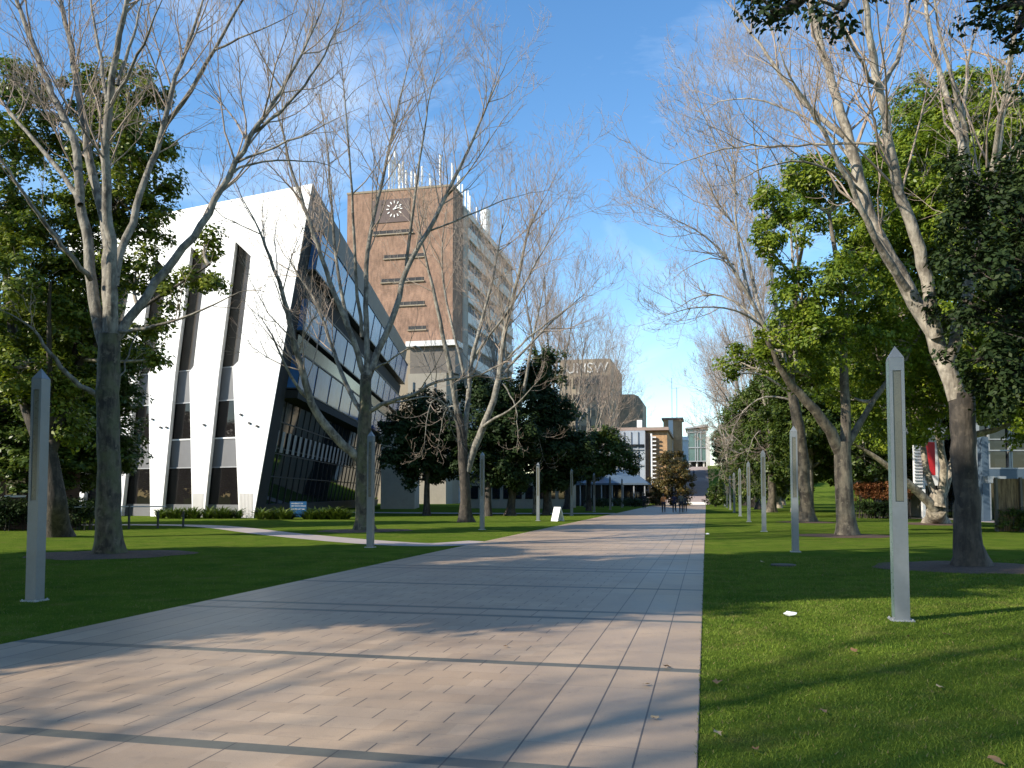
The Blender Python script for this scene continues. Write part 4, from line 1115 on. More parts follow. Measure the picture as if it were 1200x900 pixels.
# masts and flues on the roof
rng = random.Random(5)
for k, (u, h) in enumerate([(447, 8.2), (449.5, 7.2), (452, 9.0), (455, 7.4), (458, 6.4), (460.5, 7.0), (466, 5.0), (469, 4.6), (471, 5.2), (478, 5.0), (484, 5.8), (487, 4.6), (497, 3.6), (500, 2.4), (509, 7.0), (523, 5.4), (528, 4.0)]):
    x_ = tx(u); y_ = TY0 + rng.uniform(.8, 5)
    mb = MB(o_); mb.cyl((x_, y_), .10, TH - .3, TH + h * .45, 8); mb.cyl((x_, y_), .2 if k % 3 else .14, TH + h * .45, TH + h, 8); mb.build('mast', M['paint_white'], tw)
for k, (dy, h) in enumerate([(7, 5.5), (8, 4.8), (10, 4.0), (12, 3.6), (14, 4.2), (15.2, 3.6), (20, 3.0), (24, 3.4)]):
    mb = MB(o_); mb.cyl((TX1 - 1.2, TY0 + dy), .16, TH - .6, TH + h, 8); mb.build('mast', M['paint_white'], tw)
mb = MB(o_); mb.cyl((TX1 - 1.8, TY0 + 29), 1.0, TH - .6, TH + 5.4, 16); mb.cyl((TX1 - 1.8, TY0 + 29), 1.12, TH + 4.6, TH + 4.9, 16); mb.build('flue', M['paint_white'], tw)

# ------------------------------------------------------------------ brown brick house behind the evergreen, far left
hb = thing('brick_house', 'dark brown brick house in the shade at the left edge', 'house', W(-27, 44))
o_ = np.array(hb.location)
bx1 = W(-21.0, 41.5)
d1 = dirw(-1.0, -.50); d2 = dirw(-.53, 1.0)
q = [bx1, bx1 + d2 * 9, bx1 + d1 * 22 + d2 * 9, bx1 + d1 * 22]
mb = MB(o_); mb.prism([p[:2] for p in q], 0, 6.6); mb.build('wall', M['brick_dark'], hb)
mb = MB(o_)
e = .6
q2 = [bx1 - d1 * e - d2 * e, bx1 - d1 * e + d2 * (9 + e), bx1 + d1 * (22 + e) + d2 * (9 + e), bx1 + d1 * (22 + e) - d2 * e]
rg0, rg1 = bx1 + d1 * 4 + d2 * 4.5, bx1 + d1 * 18 + d2 * 4.5
V = [np.append(p[:2], 6.62) for p in q2] + [np.append(rg0[:2], 9.0), np.append(rg1[:2], 9.0)]
mb.add(V, [(0, 1, 4), (1, 2, 5, 4), (2, 3, 5), (3, 0, 4, 5), (3, 2, 1, 0)]); mb.build('roof', M['brown_clad'], hb)
def on_wall(a0, a1, z0, z1, off, th, mat, name, parent):
    mb = MB(o_); nn = -d2
    mb.slab([bx1 + d1 * a0 + UP * z0 + nn * off, bx1 + d1 * a1 + UP * z0 + nn * off, bx1 + d1 * a1 + UP * z1 + nn * off, bx1 + d1 * a0 + UP * z1 + nn * off], -nn * th)
    return mb.build(name, M[mat], parent)
on_wall(3.2, 12, 3.9, 4.15, .06, .055, 'conc', 'string_course', hb)
w = on_wall(2.3, 3.1, 1.6, 2.9, .03, .027, 'glass', 'window', hb); on_wall(2.25, 3.15, 1.5, 1.6, .1, .095, 'paint_white', 'sill', w)
w = on_wall(5.2, 7.2, 1.4, 3.2, .03, .027, 'glass', 'window', hb); on_wall(5.1, 7.3, 1.28, 1.4, .1, .095, 'conc', 'sill', w)

# ------------------------------------------------------------------ distant buildings at the end of the walk
def far_box(o, name, u0, u1, vt, Z, depth, mat, parent, vb=None, mbo=None):
    """a block whose front runs from u0 to u1 at Z metres, square to the walk"""
    a, b = P(u0, 579, Z), P(u1, 579, Z)
    y0 = (a[1] + b[1]) / 2
    top = P((u0 + u1) / 2, vt, Z)[2]
    bot = 0 if vb is None else P((u0 + u1) / 2, vb, Z)[2]
    mb = MB(o); mb.box(a[0], b[0], y0, y0 + depth, bot, top)
    return mb.build(name, M[mat], parent), (a[0], b[0], y0, top)

fb = thing('concrete_building', 'distant brown concrete building carrying white UNSW letters near its top', 'building', W(18, 212)); o_ = np.array(fb.location)
wl, (xa, xb, y0, tp) = far_box(o_, 'wall', 655, 717, 421, 212, 30, 'conc_brown', fb)
for k in range(6):
    z = tp - 6.5 - 3.9 * k
    mb = MB(o_); mb.box(xa + 1, xb - 1, y0 - .12, y0 - .003, z, z + 1.5); w = mb.build('window_band', M['glass_brown'], fb)
    mb = MB(o_)
    x_ = xa + 1
    while x_ < xb - 1: mb.box(x_, x_ + .5, y0 - .4, y0 - .123, z - .6, z + 1.9); x_ += 2.0
    mb.build('pier', M['conc_brown'], w)
def text(name, body, size, loc, rot, mat, parent, extr=0.02, org=(0, 0, 0), align='LEFT'):
    cu = bpy.data.curves.new(name, 'FONT'); cu.body = body; cu.size = size; cu.extrude = extr; cu.align_x = align
    tmp = bpy.data.objects.new(name, cu); COL.objects.link(tmp)
    bpy.context.view_layer.update()
    me = bpy.data.meshes.new_from_object(tmp.evaluated_get(bpy.context.evaluated_depsgraph_get()))
    bpy.data.objects.remove(tmp)
    me.materials.clear()
    ob = link(name, me, M[mat], parent)
    ob.location = tuple(np.asarray(loc) - np.asarray(org)); ob.rotation_euler = rot
    return ob
pl = P(662, 437, 212)
text('lettering', 'UNSW', 3.6, (pl[0], y0 - .15, pl[2]), (R(90), 0, 0), 'paint_white', fb, .12, o_)

fb = thing('concrete_building', 'distant plain brown concrete block with a chamfered corner, right of the lettered one', 'building', W(30, 232)); o_ = np.array(fb.location)
a, b2 = P(700, 579, 232), P(755, 579, 232); yb_ = a[1]
zt = P(730, 463, 232)[2]
mb = MB(o_)
ringp = [(a[0], 0), (b2[0], 0), (b2[0], zt - 2.2), (b2[0] - 1.2, zt - .5), (b2[0] - 2.6, zt), (a[0], zt)]
mb.slab([np.array((x_, yb_, z_)) for x_, z_ in ringp], (0, 14, 0)); mb.build('wall', M['conc_brown'], fb)
mb = MB(o_); mb.box(b2[0] - 13, b2[0] - 11, yb_ - .15, yb_ - .003, 12, zt - 4); mb.box(b2[0] - 9, b2[0] - 7.5, yb_ - .15, yb_ - .003, 12, zt - 4); mb.build('window', M['glass_brown'], fb)

fb = thing('glass_front_building', 'pale glass-fronted building with an orange brick wall and a white ladder sign', 'building', W(23, 150)); o_ = np.array(fb.location)
wl, (xa, xb, y0, tp) = far_box(o_, 'brick_wall', 757, 782.5, 504.5, 152, 26, 'brick_tan', fb)
gw, (ga, gb, gy, gt) = far_box(o_, 'glass_wall', 690, 756.8, 505, 152, 25.5, 'metal_facade', fb)
for k in range(9):
    f = k / 8; x_ = ga + (gb - ga) * f
    mb = MB(o_); mb.box(x_ - .07, x_ + .07, gy - .2, gy - .003, 0, gt - .2); mb.build('mullion', M['metal_grey'], gw)
for v in (524, 527.5, 546, 565):
    z = P(735, v, 152)[2]; mb = MB(o_); mb.box(ga, gb - .1, gy - .26, gy - .203, z, z + (.18 if v != 524 else .45)); mb.build('transom', M['glass'] if v == 524 else M['metal_grey'], gw)
mb = MB(o_); mb.box(ga - .5, xb + .3, y0 - .9, y0 + 27, tp, tp + .55); mb.build('roof', M['terracotta'], fb)
px0 = P(757, 579, 152)[0]
mb = MB(o_); mb.box(px0 - .1, px0 + .55, y0 - .55, y0 - .003, 0, tp - .5); mb.build('pilaster', M['brick'], fb)
lx = P(762.5, 579, 151)[0]
ld = MB(o_); ld.box(lx, lx + .32, y0 - 1.0, y0 - .7, P(763, 572, 151)[2], tp - .6); lad = ld.build('ladder_sign', M['paint_white'], fb)
mb = MB(o_)
for k in range(13):
    z = P(763, 570, 151)[2] + k * .72; mb.box(lx + .322, lx + 1.0, y0 - .95, y0 - .75, z, z + .2)
mb.build('rung', M['paint_white'], lad)
mb = MB(o_); mb.box(xa - 1.5, xa - .6, y0 - .5, y0 + .3, tp + .56, tp + 1.9); mb.build('vent', M['paint_white'], fb)
# low wing with blue-grey roof and dark glass
lw = thing('low_pavilion', 'low dark glass pavilion with a blue-grey roof behind the thin lamp columns', 'building', W(10, 118)); o_ = np.array(lw.location)
a, b2 = P(668, 579, 118), P(757, 579, 118)
mb = MB(o_); mb.box(a[0], b2[0], a[1] + .6, a[1] + 9, 0, 2.9); gl = mb.build('glass_wall', M['glass'], lw)
mb = MB(o_); mb.hexa([(a[0] - .6, a[1] - .4, 2.91), (b2[0] + .5, a[1] - .4, 2.91), (b2[0] + .5, a[1] + 9.5, 2.91), (a[0] - .6, a[1] + 9.5, 2.91),
    (a[0] - .6, a[1] - .4, 3.15), (b2[0] + .5, a[1] - .4, 3.15), (b2[0] - 2.5, a[1] + 7, 5.2), (a[0] + 3, a[1] + 7, 5.2)]); mb.build('roof', M['blue_roof'], lw)
for k in range(8):
    x_ = a[0] + (b2[0] - a[0]) * k / 7; mb = MB(o_); mb.box(x_ - .08, x_ + .08, a[1] - .2, a[1], 0, 2.905); mb.build('column', M['metal_grey'], lw)
# long low wall-like building behind the dark trees
lb = thing('low_building', 'long low beige building seen between the dark tree trunks', 'building', W(3, 100)); o_ = np.array(lb.location)
a, b2 = P(545, 579, 100), P(667, 579, 100)
mb = MB(o_); mb.box(a[0], b2[0], a[1], a[1] + 8, 0, 3.6); mb.build('wall', M['conc_beige'], lb)
mb = MB(o_); mb.box(a[0] - .4, b2[0] + .4, a[1] - .5, a[1] + 8.4, 3.601, 4.0); mb.build('roof', M['dark'], lb)
for k in range(9):
    x_ = a[0] + .7 + k * 1.3
    mb = MB(o_); mb.box(x_, x_ + .9, a[1] - .06, a[1] - .003, 1.1, 2.6); mb.build('window', M['glass'], lb)

bt = thing('brick_tower', 'small orange brick tower with a white stripe and flat roof', 'building', W(33, 176)); o_ = np.array(bt.location)
wl, (xa, xb, y0, tp) = far_box(o_, 'wall', 778, 799.5, 491.5, 176, 7, 'brick_tan', bt)
mb = MB(o_); mb.box(xa - .35, xb + .35, y0 - .4, y0 + 7.4, tp, tp + .35); mb.build('roof', M['terracotta'], bt)
mb = MB(o_); mb.box(P(784, 579, 176)[0], P(789.5, 579, 176)[0], y0 - .1, y0 - .003, 0, tp - .1); mb.build('stripe', M['conc_white'], bt)
mb = MB(o_); mb.cyl((xb - 2, y0 + 3), .06, tp + .35, tp + 9, 6); mb.cyl((xb - 1, y0 + 3), .06, tp + .35, tp + 7, 6); mb.build('mast', M['paint_white'], bt)

wb = thing('white_building', 'small white flat-roofed building by the far steps', 'building', W(43, 214)); o_ = np.array(wb.location)
wl, (xa, xb, y0, tp) = far_box(o_, 'wall', 799, 806.8, 516, 214, 8, 'conc_white', wb)
far_box(o_, 'roof', 798.8, 807, 511.5, 213.7, 9, 'paint_white', wb, 515.9)
mb = MB(o_); mb.box(xa + .3, xb - .4, y0 - .1, y0 - .003, 8.2, 11.5); mb.build('window', M['glass_green'], wb)

gb_ = thing('glass_hall', 'tall green glass hall at the top of the far steps', 'building', W(64, 300)); o_ = np.array(gb_.location)
gl, (xa, xb, y0, tp) = far_box(o_, 'glass_wall', 806.5, 828, 503, 300, 20, 'glass_green', gb_, 541)
zb = P(816, 541, 300)[2]
mb = MB(o_)
for f in (0, .42, .54, .72, 1.0): x_ = xa + (xb - xa) * f; mb.box(x_ - .14, x_ + .14, y0 - .3, y0 - .003, zb, tp)
for v in (507, 525, 541): z = P(816, v, 300)[2]; mb.box(xa, xb, y0 - .5, y0 - .303, z, z + .3)
mb.build('mullion', M['metal_grey'], gl)
mb = MB(o_); mb.hexa([(xa - .8, y0 - 1.5, tp), (xb + .8, y0 - 1.5, tp + .8), (xb + .8, y0 + 20, tp + .8), (xa - .8, y0 + 20, tp), (xa - .8, y0 - 1.5, tp + .5), (xb + .8, y0 - 1.5, tp + 1.5), (xb + .8, y0 + 20, tp + 1.5), (xa - .8, y0 + 20, tp + .5)]); mb.build('roof', M['metal_grey'], gb_)
mb = MB(o_)
for f in (.12, .5, .88): x_ = xa + (xb - xa) * f; mb.cyl((x_, y0 + .6), .35, 8, zb, 10)
mb.build('column', M['conc'], gb_)
mb = MB(o_); mb.box(xb + .05, xb + 1.4, y0 - 2, y0 + 20, 8, P(829, 512, 300)[2]); mb.build('side_wall', M['conc'], gb_)
mb = MB(o_); mb.box(xa, xb, y0 + 5, y0 + 19.9, 8, zb - .003); mb.build('lower_wall', M['dark'], gb_)

# steps rising at the end of the walk
YS0, YS1, HT = 141.0, 296.0, P(815, 548, 296)[2]
mb = MB()
n = 60
pz, py = 0.0, YS0
xl, xr = -8.2, 0.6
prof = [(YS0, -.5), (YS0, 0.0)]
for k in range(n):
    y1 = YS0 + (YS1 - YS0) * (k + 1) / n
    z1 = HT * (k + 1) / n
    prof += [(prof[-1][0], z1), (y1, z1)]
prof += [(YS1 + 40, HT), (YS1 + 40, -.5)]
ringp = [np.array((xl, y_, z_)) for y_, z_ in prof]
mb.slab(ringp, (xr - xl, 0, 0))
st = mb.build('stairs', M['stair']); tag(st, kind='structure')
mb = MB()
mb.slab([np.array((xr + .01, YS0 + 6, -.5)), np.array((xr + .01, YS1 + 40, -.5)), np.array((xr + .01, YS1 + 40, HT + .4)), np.array((xr + .01, YS1 - 10, HT + .1))], (45, 0, 0))
hl = mb.build('hillside', M['lawn']); tag(hl, kind='structure')
a, b2 = P(802.5, 579, 134), P(828, 579, 134)
lwall = MB((a[0], a[1], 0)); lwall.box(a[0], b2[0], a[1], a[1] + .6, 0, .42); ow = lwall.build('low_wall', M['paint_white']); ow.location = (a[0], a[1], 0)
tag(ow, 'low pale wall across the foot of the far steps', 'wall')

# ------------------------------------------------------------------ buildings on the right
hs_ = thing('louvred_building', 'white louvred building with a red hanging banner behind the pale fig', 'building', P(1090, 579, 58)); o_ = np.array((*hs_.location[:2], 0)); hs_.location[2] = 0
def rbox(u0, u1, vt, vb, Z, depth, mat, name, parent, o):
    a, b = P(u0, 579, Z), P(u1, 579, Z)
    dx_ = W(1, 0); dz_ = W(0, 1)
    p = [a, b, b + dz_ * depth, a + dz_ * depth]
    mb = MB(o); mb.prism([q_[:2] for q_ in p], 0 if vb is None else P(u0, vb, Z)[2], P(u0, vt, Z)[2])
    return mb.build(name, M[mat], parent)
rbox(1078, 1145, 500, None, 62, 8, 'conc_beige', 'wall', hs_, o_)
lo_ = rbox(1072.5, 1082, 512, 571, 57.4, .25, 'paint_white', 'louvre_screen', hs_, o_)
lo2 = rbox(1085, 1108, 508, 569, 57.6, .25, 'paint_white', 'louvre_screen', hs_, o_)
for k in range(16):
    v = 512 + k * 3.6; rbox(1072.7, 1081.6, v, v + 1.2, 57.33, .06, 'metal_grey', 'slat', lo_, o_)
rbox(1081, 1084.5, 560, None, 57.5, .22, 'paint_white', 'column', hs_, o_)
rbox(1087, 1097, 518, 557, 57.0, .08, 'red', 'banner', hs_, o_)
rbox(1068, 1112, 500, 507.8, 56.9, 6, 'metal_grey', 'roof', hs_, o_)
gh = thing('glass_house', 'blue-grey framed glass building at the right edge behind the brushwood fence', 'building', P(1180, 579, 52)); gh.location[2] = 0; o_ = np.array(gh.location)
g1 = rbox(1150, 1275, 470, None, 55, 9, 'glass', 'glass_wall', gh, o_)
for u in (1160, 1184, 1186.5, 1210, 1236):
    rbox(u, u + 1.6, 471, None, 54.8, .17, 'metal_grey', 'mullion', g1, o_)
for v in (514, 527, 548):
    rbox(1150, 1275, v, v + 1.6, 54.65, .13, 'metal_grey', 'transom', g1, o_)
rbox(1150, 1275, 549.8, 562, 54.6, .3, 'blue_roof', 'spandrel', gh, o_)
rbox(1152, 1160, 512, None, 52, .5, 'blue_roof', 'column', gh, o_)
rbox(1144, 1149.8, 490, None, 53, .4, 'metal_grey', 'column', gh, o_)
rbox(1140, 1280, 462, 469.8, 52.6, 13, 'metal_grey', 'roof', gh, o_)
rbox(1158, 1180, 558, 566, 50, .5, 'metal_grey', 'planter_box', gh, o_)
fe = thing('brushwood_fence', 'brown brushwood fence with creeper at the right edge', 'fence', P(1190, 579, 38)); fe.location[2] = 0; o_ = np.array(fe.location)
t = NT('brushwood')
pp = t.scaled(t.pos(), (14, 14, .8)); f = t.noise(1.5, 5, pp, .7)
t.col(t.mix(t.mapr(f, .38, .62), (0.07, 0.042, 0.022), (0.30, 0.20, 0.10))); t.rough(.9); t.bump(f, 1.0, .04); M['brush'] = t.m
rbox(1167, 1260, 561, None, 38, .18, 'brush', 'panel', fe, o_)
for u in (1167.2, 1196, 1225): rbox(u, u + 2.6, 559.5, None, 37.85, .14, 'brown_clad', 'post', fe, o_)
# ------------------------------------------------------------------ lamp columns
LAMP_H, LAMP_W = 3.62, 0.185
M['edge_green'] = mat_plain('green_glass_edge', (0.13, 0.19, 0.18), 0.3, 0.1)
def lamp():
    r = thing('lamp_column', '', 'lamp', (0, 0, 0))
    w = LAMP_W / 2
    hb, ht = 1.55, 3.28        # light slot
    s = 0.052                  # half width of the slot
    mb = MB()
    mb.box(-w, w, -w, w, 0, hb)
    mb.box(-w, -s, -w, w, hb, ht); mb.box(s, w, -w, w, hb, ht)
    mb.box(-s, s, -w + .03, w, hb, ht)
    mb.box(-w, w, -w, w, ht, LAMP_H - .17)
    # one clean outline: merge doubles, then soften
    me = mb.mesh('lamp_post')
    link('post', me, M['steel'], r)
    mb = MB(); z = LAMP_H - .168
    mb.add([(-w, -w, z), (w, -w, z), (w, w, z), (-w, w, z), (0, 0, LAMP_H)], [(3, 2, 1, 0), (0, 1, 4), (1, 2, 4), (2, 3, 4), (3, 0, 4)]); mb.build('cap', M['steel'], r)
    mb = MB(); mb.box(-s + .003, s - .003, -w + .012, -w + .028, hb + .01, ht - .01); mb.build('light_panel', M['panel'], r)
    mb = MB(); mb.box(-w - .05, w + .05, -w - .05, w + .05, 0, .018)
    for sx in (-1, 1):
        for sy in (-1, 1): mb.cyl((sx * (w + .028), sy * (w + .028)), .012, .018, .035, 8)
    mb.build('base_plate', M['metal_grey'], r)
    # glazed edge strip on the side towards the walk
    mb = MB(); mb.box(-w - .006, -w - .001, -w + .012, w - .012, .05, LAMP_H - .2); mb.build('edge_strip', M['edge_green'], r)
    return r
LP = lamp()
nth = ['nearest', 'second', 'third', 'fourth', 'fifth', 'sixth', 'seventh', 'eighth', 'ninth', 'tenth']
yr = []
for i, (u, v) in enumerate([(1060, 727), (932, 647), (896, 622), (878.5, 611.8), (868, 605), (861, 600.5)]):
    yr.append(G(u, v)[1])
YR = [yr[0] + 13.55 * i for i in range(9)]
YL = [W(-7.35, 13.3)[1] + 13.55 * i for i in range(10)]
first = True
for i, y_ in enumerate(YR):
    lab = nth[i] + ' silver lamp column on the right lawn, counting from the viewer' if i else 'nearest silver lamp column, large on the right lawn'
    o = LP if first else copy_tree(LP)
    first = False
    o.location = (2.47, y_, 0); o['label'] = lab; o['group'] = 'silver lamp columns along the walk'
for i, y_ in enumerate(YL):
    lab = nth[i] + ' lamp column on the left lawn, counting from the viewer' if i else 'nearest lamp column on the left lawn, blue-grey in the shade'
    o = copy_tree(LP); o.location = (-10.15, y_, 0); o['label'] = lab; o['group'] = 'silver lamp columns along the walk'

# ------------------------------------------------------------------ signs
s0 = P(349.5, 605, 56.5); s0[2] = 0
sg = thing('blue_sign', 'blue information board with white lines of writing among the shrubs by the dark glass', 'sign', s0)
ang = YAW
sg.rotation_euler = (0, 0, ang)
mb = MB(); mb.box(-.55, .55, -.05, .05, .12, 1.16); bd = mb.build('board', M['blue_sign'], sg, .006)
mb = MB(); mb.box(-.45, -.37, -.03, .03, 0, .118); mb.box(.37, .45, -.03, .03, 0, .118); mb.build('leg', M['metal_dark'], sg)
text('lettering', 'UNIVERSITY OF', .115, (-.47, -.056, .99), (R(90), 0, 0), 'paint_white', bd, .004)
text('lettering', 'NEW SOUTH WALES', .105, (-.47, -.056, .83), (R(90), 0, 0), 'paint_white', bd, .004)
text('lettering', 'Faculty of Law', .155, (-.47, -.056, .62), (R(90), 0, 0), 'paint_white', bd, .004)
mb = MB(); mb.box(-.47, -.33, -.058, -.052, .30, .42); mb.build('emblem', M['paint_white'], bd)

s0 = G(653.5, 611); s0[2] = 0
ab = thing('sandwich_board', 'white folding sandwich board on the lawn beside the walk', 'sign', s0, YAW - .9)
for sgn, nm in ((1, 'board'), (-1, 'board')):
    mb = MB()
    r = [np.array((-.3, sgn * .28, .02)), np.array((.3, sgn * .28, .02)), np.array((.3, sgn * .03, .86)), np.array((-.3, sgn * .03, .86))]
    mb.slab(r, (0, -sgn * .03, .004)); mb.build(nm, M['paint_white'], ab)
mb = MB(); mb.box(-.3, .3, -.028, .028, .862, .885); mb.build('hinge', M['metal_grey'], ab)

# low rail fence on the left lawn
f0, f1 = G(145, 620), G(216, 618)
rf = thing('rail_fence', 'low dark post-and-rail barrier beside the footpath on the left', 'fence', (f0 + f1) / 2); o_ = np.array(rf.location)
f1b = f0 + (f1 - f0) * 1.0
for k, f in enumerate((-.9, 0.08, .55, .98)):
    p = f0 + (f1 - f0) * f
    mb = MB(o_); mb.cyl(p, .055, 0, 1.15 if k < 2 else .8, 10, .05); mb.build('post', M['metal_dark'], rf)
a, b2 = f0 + (f1 - f0) * -.9, f0 + (f1 - f0) * .68
T_ = Tubes(); T_.add(np.array([a + UP * 1.05, (a + b2) / 2 + UP * 1.06, b2 + UP * 1.04]), np.array([.03, .03, .03]), 8)
link('rail', T_.mesh('rail', o_), M['metal_grey'], rf)

# ------------------------------------------------------------------ hedges and shrubs
def clump(name, label, cat, group, spots, leaf, seed, per=60, crad=.3, size=.14, kind=None):
    rng = np.random.default_rng(seed)
    C = np.array(spots, float); base = C.mean(0).copy(); base[2] = 0
    root = thing(name, label, cat, base, 0, group)
    link('foliage', leaf_mesh(name, C, C - np.array((0, 0, .6)), per, crad, size, rng, base), M[leaf], root)
    tb = Tubes()
    for c in C[::3]:
        tb.add(np.array([(c[0], c[1], 0.0), (c[0] + .05, c[1], c[2] * .5), (c[0], c[1] + .04, c[2])]), np.array((.025, .018, .008)), 5)
    link('stems', tb.mesh(name + '_stems', base), M['bark_dark_shade'], root)
    return root
def hedge_spots(a, b, depth, h, n, seed, h0=.2):
    rng = np.random.default_rng(seed)
    a, b = np.asarray(a, float), np.asarray(b, float); d = (b - a); nn = np.array((-d[1], d[0], 0)) / (np.linalg.norm(d) + 1e-6)
    out = []
    for _ in range(n):
        p = a + d * rng.random() + nn * (rng.random() - .5) * depth
        p[2] = h0 + (h - h0) * rng.random() ** .7
        out.append(p)
    return out
def dist(u, Z): p = P(u, 579, Z); p[2] = 0; return p
clump('hedge', 'dark clipped hedge in the shade before the brown brick house', 'hedge', None, hedge_spots(dist(-60, 38.5), dist(112, 39.5), 1.6, 1.35, 240, 1), 'leaf_dark_shade', 71, per=50, crad=.34, size=.13)
clump('hedge', 'reddish-brown autumn hedge on the right, above the green hedge', 'hedge', None, hedge_spots(dist(1003, 60), dist(1066, 58), 1.4, 2.4, 160, 2, 1.2), 'leaf_red', 72, per=55, crad=.3, size=.14)
clump('hedge', 'low dark green hedge at the foot of the red hedge', 'hedge', None, hedge_spots(dist(1003, 58.6), dist(1060, 56.6), .9, 1.1, 110, 3), 'leaf_dark_shade', 73, per=55, crad=.26, size=.13)
clump('bush', 'yellow autumn bush above the red hedge beside the nearest right lamp', 'bush', None, [P(u, v, 63) for u, v in [(1045, 560), (1050, 548), (1042, 540), (1052, 530), (1046, 520), (1056, 545), (1038, 552), (1040, 530), (1050, 512), (1060, 560), (1036, 562)]], 'leaf_yellow', 74, per=60, crad=.5, size=.2)
clump('creeper', 'green creeper growing at the foot of the brushwood fence', 'plant', None, hedge_spots(dist(1170, 37.6), dist(1245, 37.4), .3, 1.0, 60, 5, .1), 'leaf_mid', 75, per=45, crad=.24, size=.11)
clump('hedge', 'dark hedge at the end of the left lawn below the low building', 'hedge', None, hedge_spots(dist(690, 100), dist(757, 112), 1.2, 1.0, 90, 6), 'leaf_dark_shade', 76, per=50, crad=.4, size=.2)
clump('hedge', 'dark hedge across the right lawn at the end of the lamp columns', 'hedge', None, hedge_spots(dist(829, 128), dist(872, 122), 1.6, 1.6, 80, 7), 'leaf_dark_shade', 77, per=50, crad=.5, size=.24)
# strap-leaved plants along the foot of the white building
def strap_plant(seed):
    rng = np.random.default_rng(seed)
    V, F = [], []
    for k in range(46):
        a = rng.uniform(0, 2 * PI); l = rng.uniform(.5, .95); w = rng.uniform(.03, .055); e = rng.uniform(.5, 1.25)
        d = np.array((math.cos(a), math.sin(a), 0)); sd = np.array((-d[1], d[0], 0)) * w
        o = d * rng.uniform(0, .16)
        q0 = o; q1 = o + d * l * .45 * math.cos(e) + UP * l * .55 * math.sin(e); q2 = q1 + d * l * .45 * math.cos(e * .45) + UP * l * .35 * math.sin(e * .45)
        b = len(V)
        V += [q0 - sd * .6, q0 + sd * .6, q1 + sd, q1 - sd, q2 + sd * .25, q2 - sd * .25]
        F += [(b, b + 1, b + 2, b + 3), (b + 3, b + 2, b + 4, b + 5)]
    return np_mesh('strap_plant', V, F)
SPM = [strap_plant(s) for s in (1, 2, 3)]
for m in SPM: m.materials.append(M['leaf_mid'])
rng = random.Random(9)
k = 0
for u in [188, 200, 208, 219, 231, 244, 254, 262, 270, 279, 305, 314, 322, 331, 338, 361, 368, 375, 383, 390, 398, 405]:
    Z = 57.6 if u < 300 else 55.6
    for dz in (0, .9):
        p = dist(u + rng.uniform(-3, 3), Z + dz)
        r = bpy.data.objects.new('strap_leaf_plant', SPM[k % 3]); COL.objects.link(r); k += 1
        r.location = tuple(p); r.rotation_euler = (0, 0, rng.uniform(0, 6)); r.scale = (rng.uniform(1.0, 1.45),) * 3
        side = 'white slit-window front' if u < 300 else 'dark glass side near the blue sign'
        tag(r, 'strap-leaved plant at the foot of the ' + side, 'plant', 'strap-leaved plants along the ' + side)

# ------------------------------------------------------------------ fallen leaves and litter
def leaf_bit(seed):
    rng = np.random.default_rng(seed)
    n = 9; V = [(0, 0, .018)]; 
    for i in range(n):
        a = 2 * PI * i / n; r = .055 * (1.0 if i % 2 == 0 else .55) * rng.uniform(.8, 1.2)
        V.append((r * math.cos(a), r * math.sin(a) * .85, .008 + .028 * rng.random()))
    me = np_mesh('fallen_leaf', V, [(0, 1 + i, 1 + (i + 1) % n) for i in range(n)])
    return me
t = NT('dry_leaf'); t.col(t.mix(t.node('ShaderNodeObjectInfo').outputs['Random'], (.16, .085, .035), (.42, .30, .17))); t.rough(.8); M['dry_leaf'] = t.m
LB = [leaf_bit(s) for s in range(4)]
for m in LB: m.materials.append(M['dry_leaf'])
for i, (u, v) in enumerate([(841, 803), (839, 864), (885, 883), (965, 838), (1102, 809), (1064, 749), (1001, 766), (1166, 898), (893, 660), (1110, 747), (963, 676), (918, 640)]):
    o = bpy.data.objects.new('fallen_leaf', LB[i % 4]); COL.objects.link(o); p = G(u, v); o.location = (p[0], p[1], .022); o.rotation_euler = (rng.uniform(-.3, .3), rng.uniform(-.3, .3), rng.uniform(0, 6))
    o.scale = (rng.uniform(.6, 1.0),) * 3
    tag(o, 'small dry brown leaf fallen on the right lawn', 'leaf', 'fallen leaves on the right lawn')
for i, (u, v) in enumerate([(593, 760), (768, 845), (757, 805), (782, 784), (505, 620), (612, 650), (640, 700)]):
    o = bpy.data.objects.new('fallen_leaf', LB[(i + 1) % 4]); COL.objects.link(o); p = G(u, v); o.location = (p[0], p[1], .014); o.rotation_euler = (0, 0, rng.uniform(0, 6)); o.scale = (rng.uniform(.5, .9),) * 3
    tag(o, 'small dry brown leaf fallen on the paved walk', 'leaf', 'fallen leaves on the paved walk')
mb = MB(); 
rr = random.Random(3)
def paper(name, u, v, lab):
    bm = bmesh.new(); bmesh.ops.create_icosphere(bm, subdivisions=2, radius=.06)
    for vv in bm.verts: vv.co *= rr.uniform(.7, 1.25); vv.co.z *= .5
    me = bpy.data.meshes.new(name); bm.to_mesh(me); bm.free()
    o = link(name, me, M['paint_white']); p = G(u, v); o.location = (p[0], p[1], .045); o.scale = (1.3, .9, 1)
    tag(o, lab, 'litter')
paper('crumpled_paper', 926, 723, 'crumpled white paper on the right lawn left of the nearest lamp')
paper('crumpled_paper', 829, 627, 'small white scrap of paper at the edge of the right lawn')
mb = MB(); p = G(918, 663); mb.cyl((0, 0), .28, 0, .03, 20); o = mb.build('drain_cover', M['metal_dark']); o.location = (p[0], p[1], .004); tag(o, 'round dark drain cover set in the shaded right lawn', 'drain cover')

